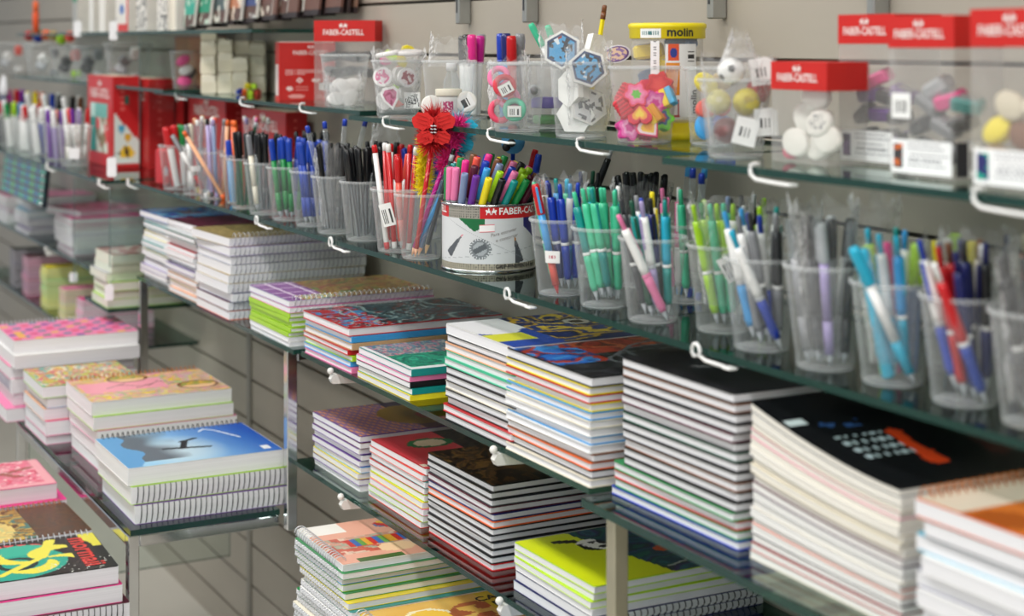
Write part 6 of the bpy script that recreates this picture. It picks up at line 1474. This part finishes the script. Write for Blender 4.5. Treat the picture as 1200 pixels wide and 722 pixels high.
# picture packs on the topmost shelf
ZTOP = 1.525
def pack(label, u, y, w, h, d, fn, tilt=0.0, z=ZTOP):
    x = x_at(u, y); t = thing('picture_pack', label, 'pack', (x, y, z), (tilt, 0, 0), 'packs on the topmost far shelf')
    link('body', MB().bbox(-w / 2, w / 2, 0, d, 0, h, .0015).mesh('body'), plastic('d8d4cc', .5), t)
    link('print', grid_print(16, 18, lambda s, q: (-w / 2 + .001 + s * (w - .002), -.0006, .001 + q * (h - .002)), fn), print_mat(.4), t)
bw = lambda sd: (lambda s, t: RGB('2a2a2c') if N2(s, t, 11, sd) > .16 else RGB('e6e2da'))
pack('black and white patterned pack on the topmost shelf, left one', 166, -.17, .10, .12, .05, bw(3)); pack('black and white patterned pack on the topmost shelf, right one', 190, -.17, .09, .12, .05, bw(6))
pack('white pack with a red strip on the topmost shelf', 143, -.17, .13, .12, .05, lambda s, t: RGB('d8302c') if t < .14 or s > .9 else (RGB('5a7ab8') if ell(s, t, .5, .5, .2, .1) < 1 else RGB('e4e0d8')))
pack('plain white pack with red corner on the topmost shelf', 120, -.17, .07, .12, .05, lambda s, t: RGB('d8302c') if t > .9 else RGB('ece8e0')); pack('narrow white pack on the topmost shelf', 107, -.17, .05, .12, .05, lambda s, t: RGB('e8e6e0'))
pack('green-edged clear pack on the topmost shelf', 88, -.17, .06, .11, .05, lambda s, t: RGB('3a8a6a') if t > .85 else RGB('a8a8a4'))
pack('cream slim pack left of the brown packs', 203, -.16, .05, .10, .05, lambda s, t: RGB('ece4d4'))
# rows of flat brown packs with coloured fronts
cols_ = [('2aa08a', 'teal'), ('1a8a6a', 'green'), ('4a5a5c', 'slate grey'), ('b87a5a', 'tan'), ('3a4a7a', 'blue'), ('6a4a44', 'brown'), ('5a4a4c', 'dark brown'), ('4a3a3c', 'darkest brown')]
for k, (hx_, nme) in enumerate(cols_):
    u = 220 + k * 18; x = x_at(u, -.13)
    def bf(s, t, h0=RGB(hx_), k=k): return mixc(h0, (.9, .88, .82), .8) if N2(s, t, 4, k) > .28 else (h0 if t > .25 else RGB('5a4038'))
    pack('%s fronted flat pack hanging on the upper wall row' % nme, u, -.15 + k * .012, .085, .10, .008, bf, -.12, 1.535 + .004 * k)
    for q in range(3):
        t = thing('picture_pack', 'brown flat pack, layer %s behind the %s fronted pack' % (['one', 'two', 'three'][q], nme), 'pack', (x + .01, -.138 + k * .012 + q * .016, 1.530 + .004 * k), (-.12, 0, 0), 'packs on the topmost far shelf')
        link('body', MB().bbox(-.042, .042, 0, .007, 0, .10, .001).mesh('body'), plastic(['6a4a40', '3a2a28', '8a6a58'][q], .5), t); link('fold', MB().box(-.0424, .0424, -.0003, .0073, 0, .012).mesh('fold'), plastic('2c2224', .5), t)
# striped cartons behind the eraser tub on the far shelf
t = thing('striped_carton', 'red and gold striped carton behind the pink eraser tub', 'carton', (-4.12, -.075, 1.386), None)
link('body', MB().box(-.05, .22, 0, .05, 0, .125).mesh('body'), plastic('8a2a28', .5), t); link('print', grid_print(26, 4, lambda s, q: (-.049 + s * .268, -.0006, .002 + q * .12), lambda s, q: RGB('b89a5a') if int(s * 26) % 2 else RGB('a02c2c')), print_mat(.5), t)
# holographic dark binder at the far left
t = thing('binder', 'dark binder with shimmering dotted cover at the far left', 'binder', (x_at(50, -.30), -.30, 1.02), (-.1, 0, 0))
link('cover', MB().bbox(-.62, 0, 0, .012, 0, .138, .002).mesh('cover'), plastic('1c2a34', .3), t)
def holo(s, t):
    if abs(((s * 16 + int(t * 6) * .5) % 1) - .5) < .3 and abs((t * 6) % 1 - .5) < .32: return RGB(['3ac0a0', '2a90c0', '5ac878', '2a7ab0'][(int(s * 9)) % 4])
    return RGB('22343e')
link('print', grid_print(96, 30, lambda s, q: (-.618 + s * .614, -.0006, .003 + q * .131), holo), print_mat(.2), t)
link('studs', MB().mesh('studs') if False else (lambda b: [ball(b, (-.008, -.004, .012 + j * .02), .005, 8, 6) for j in range(5)] and b.mesh('stud'))(MB()), CHROME, t)
bpy.context.view_layer.update()
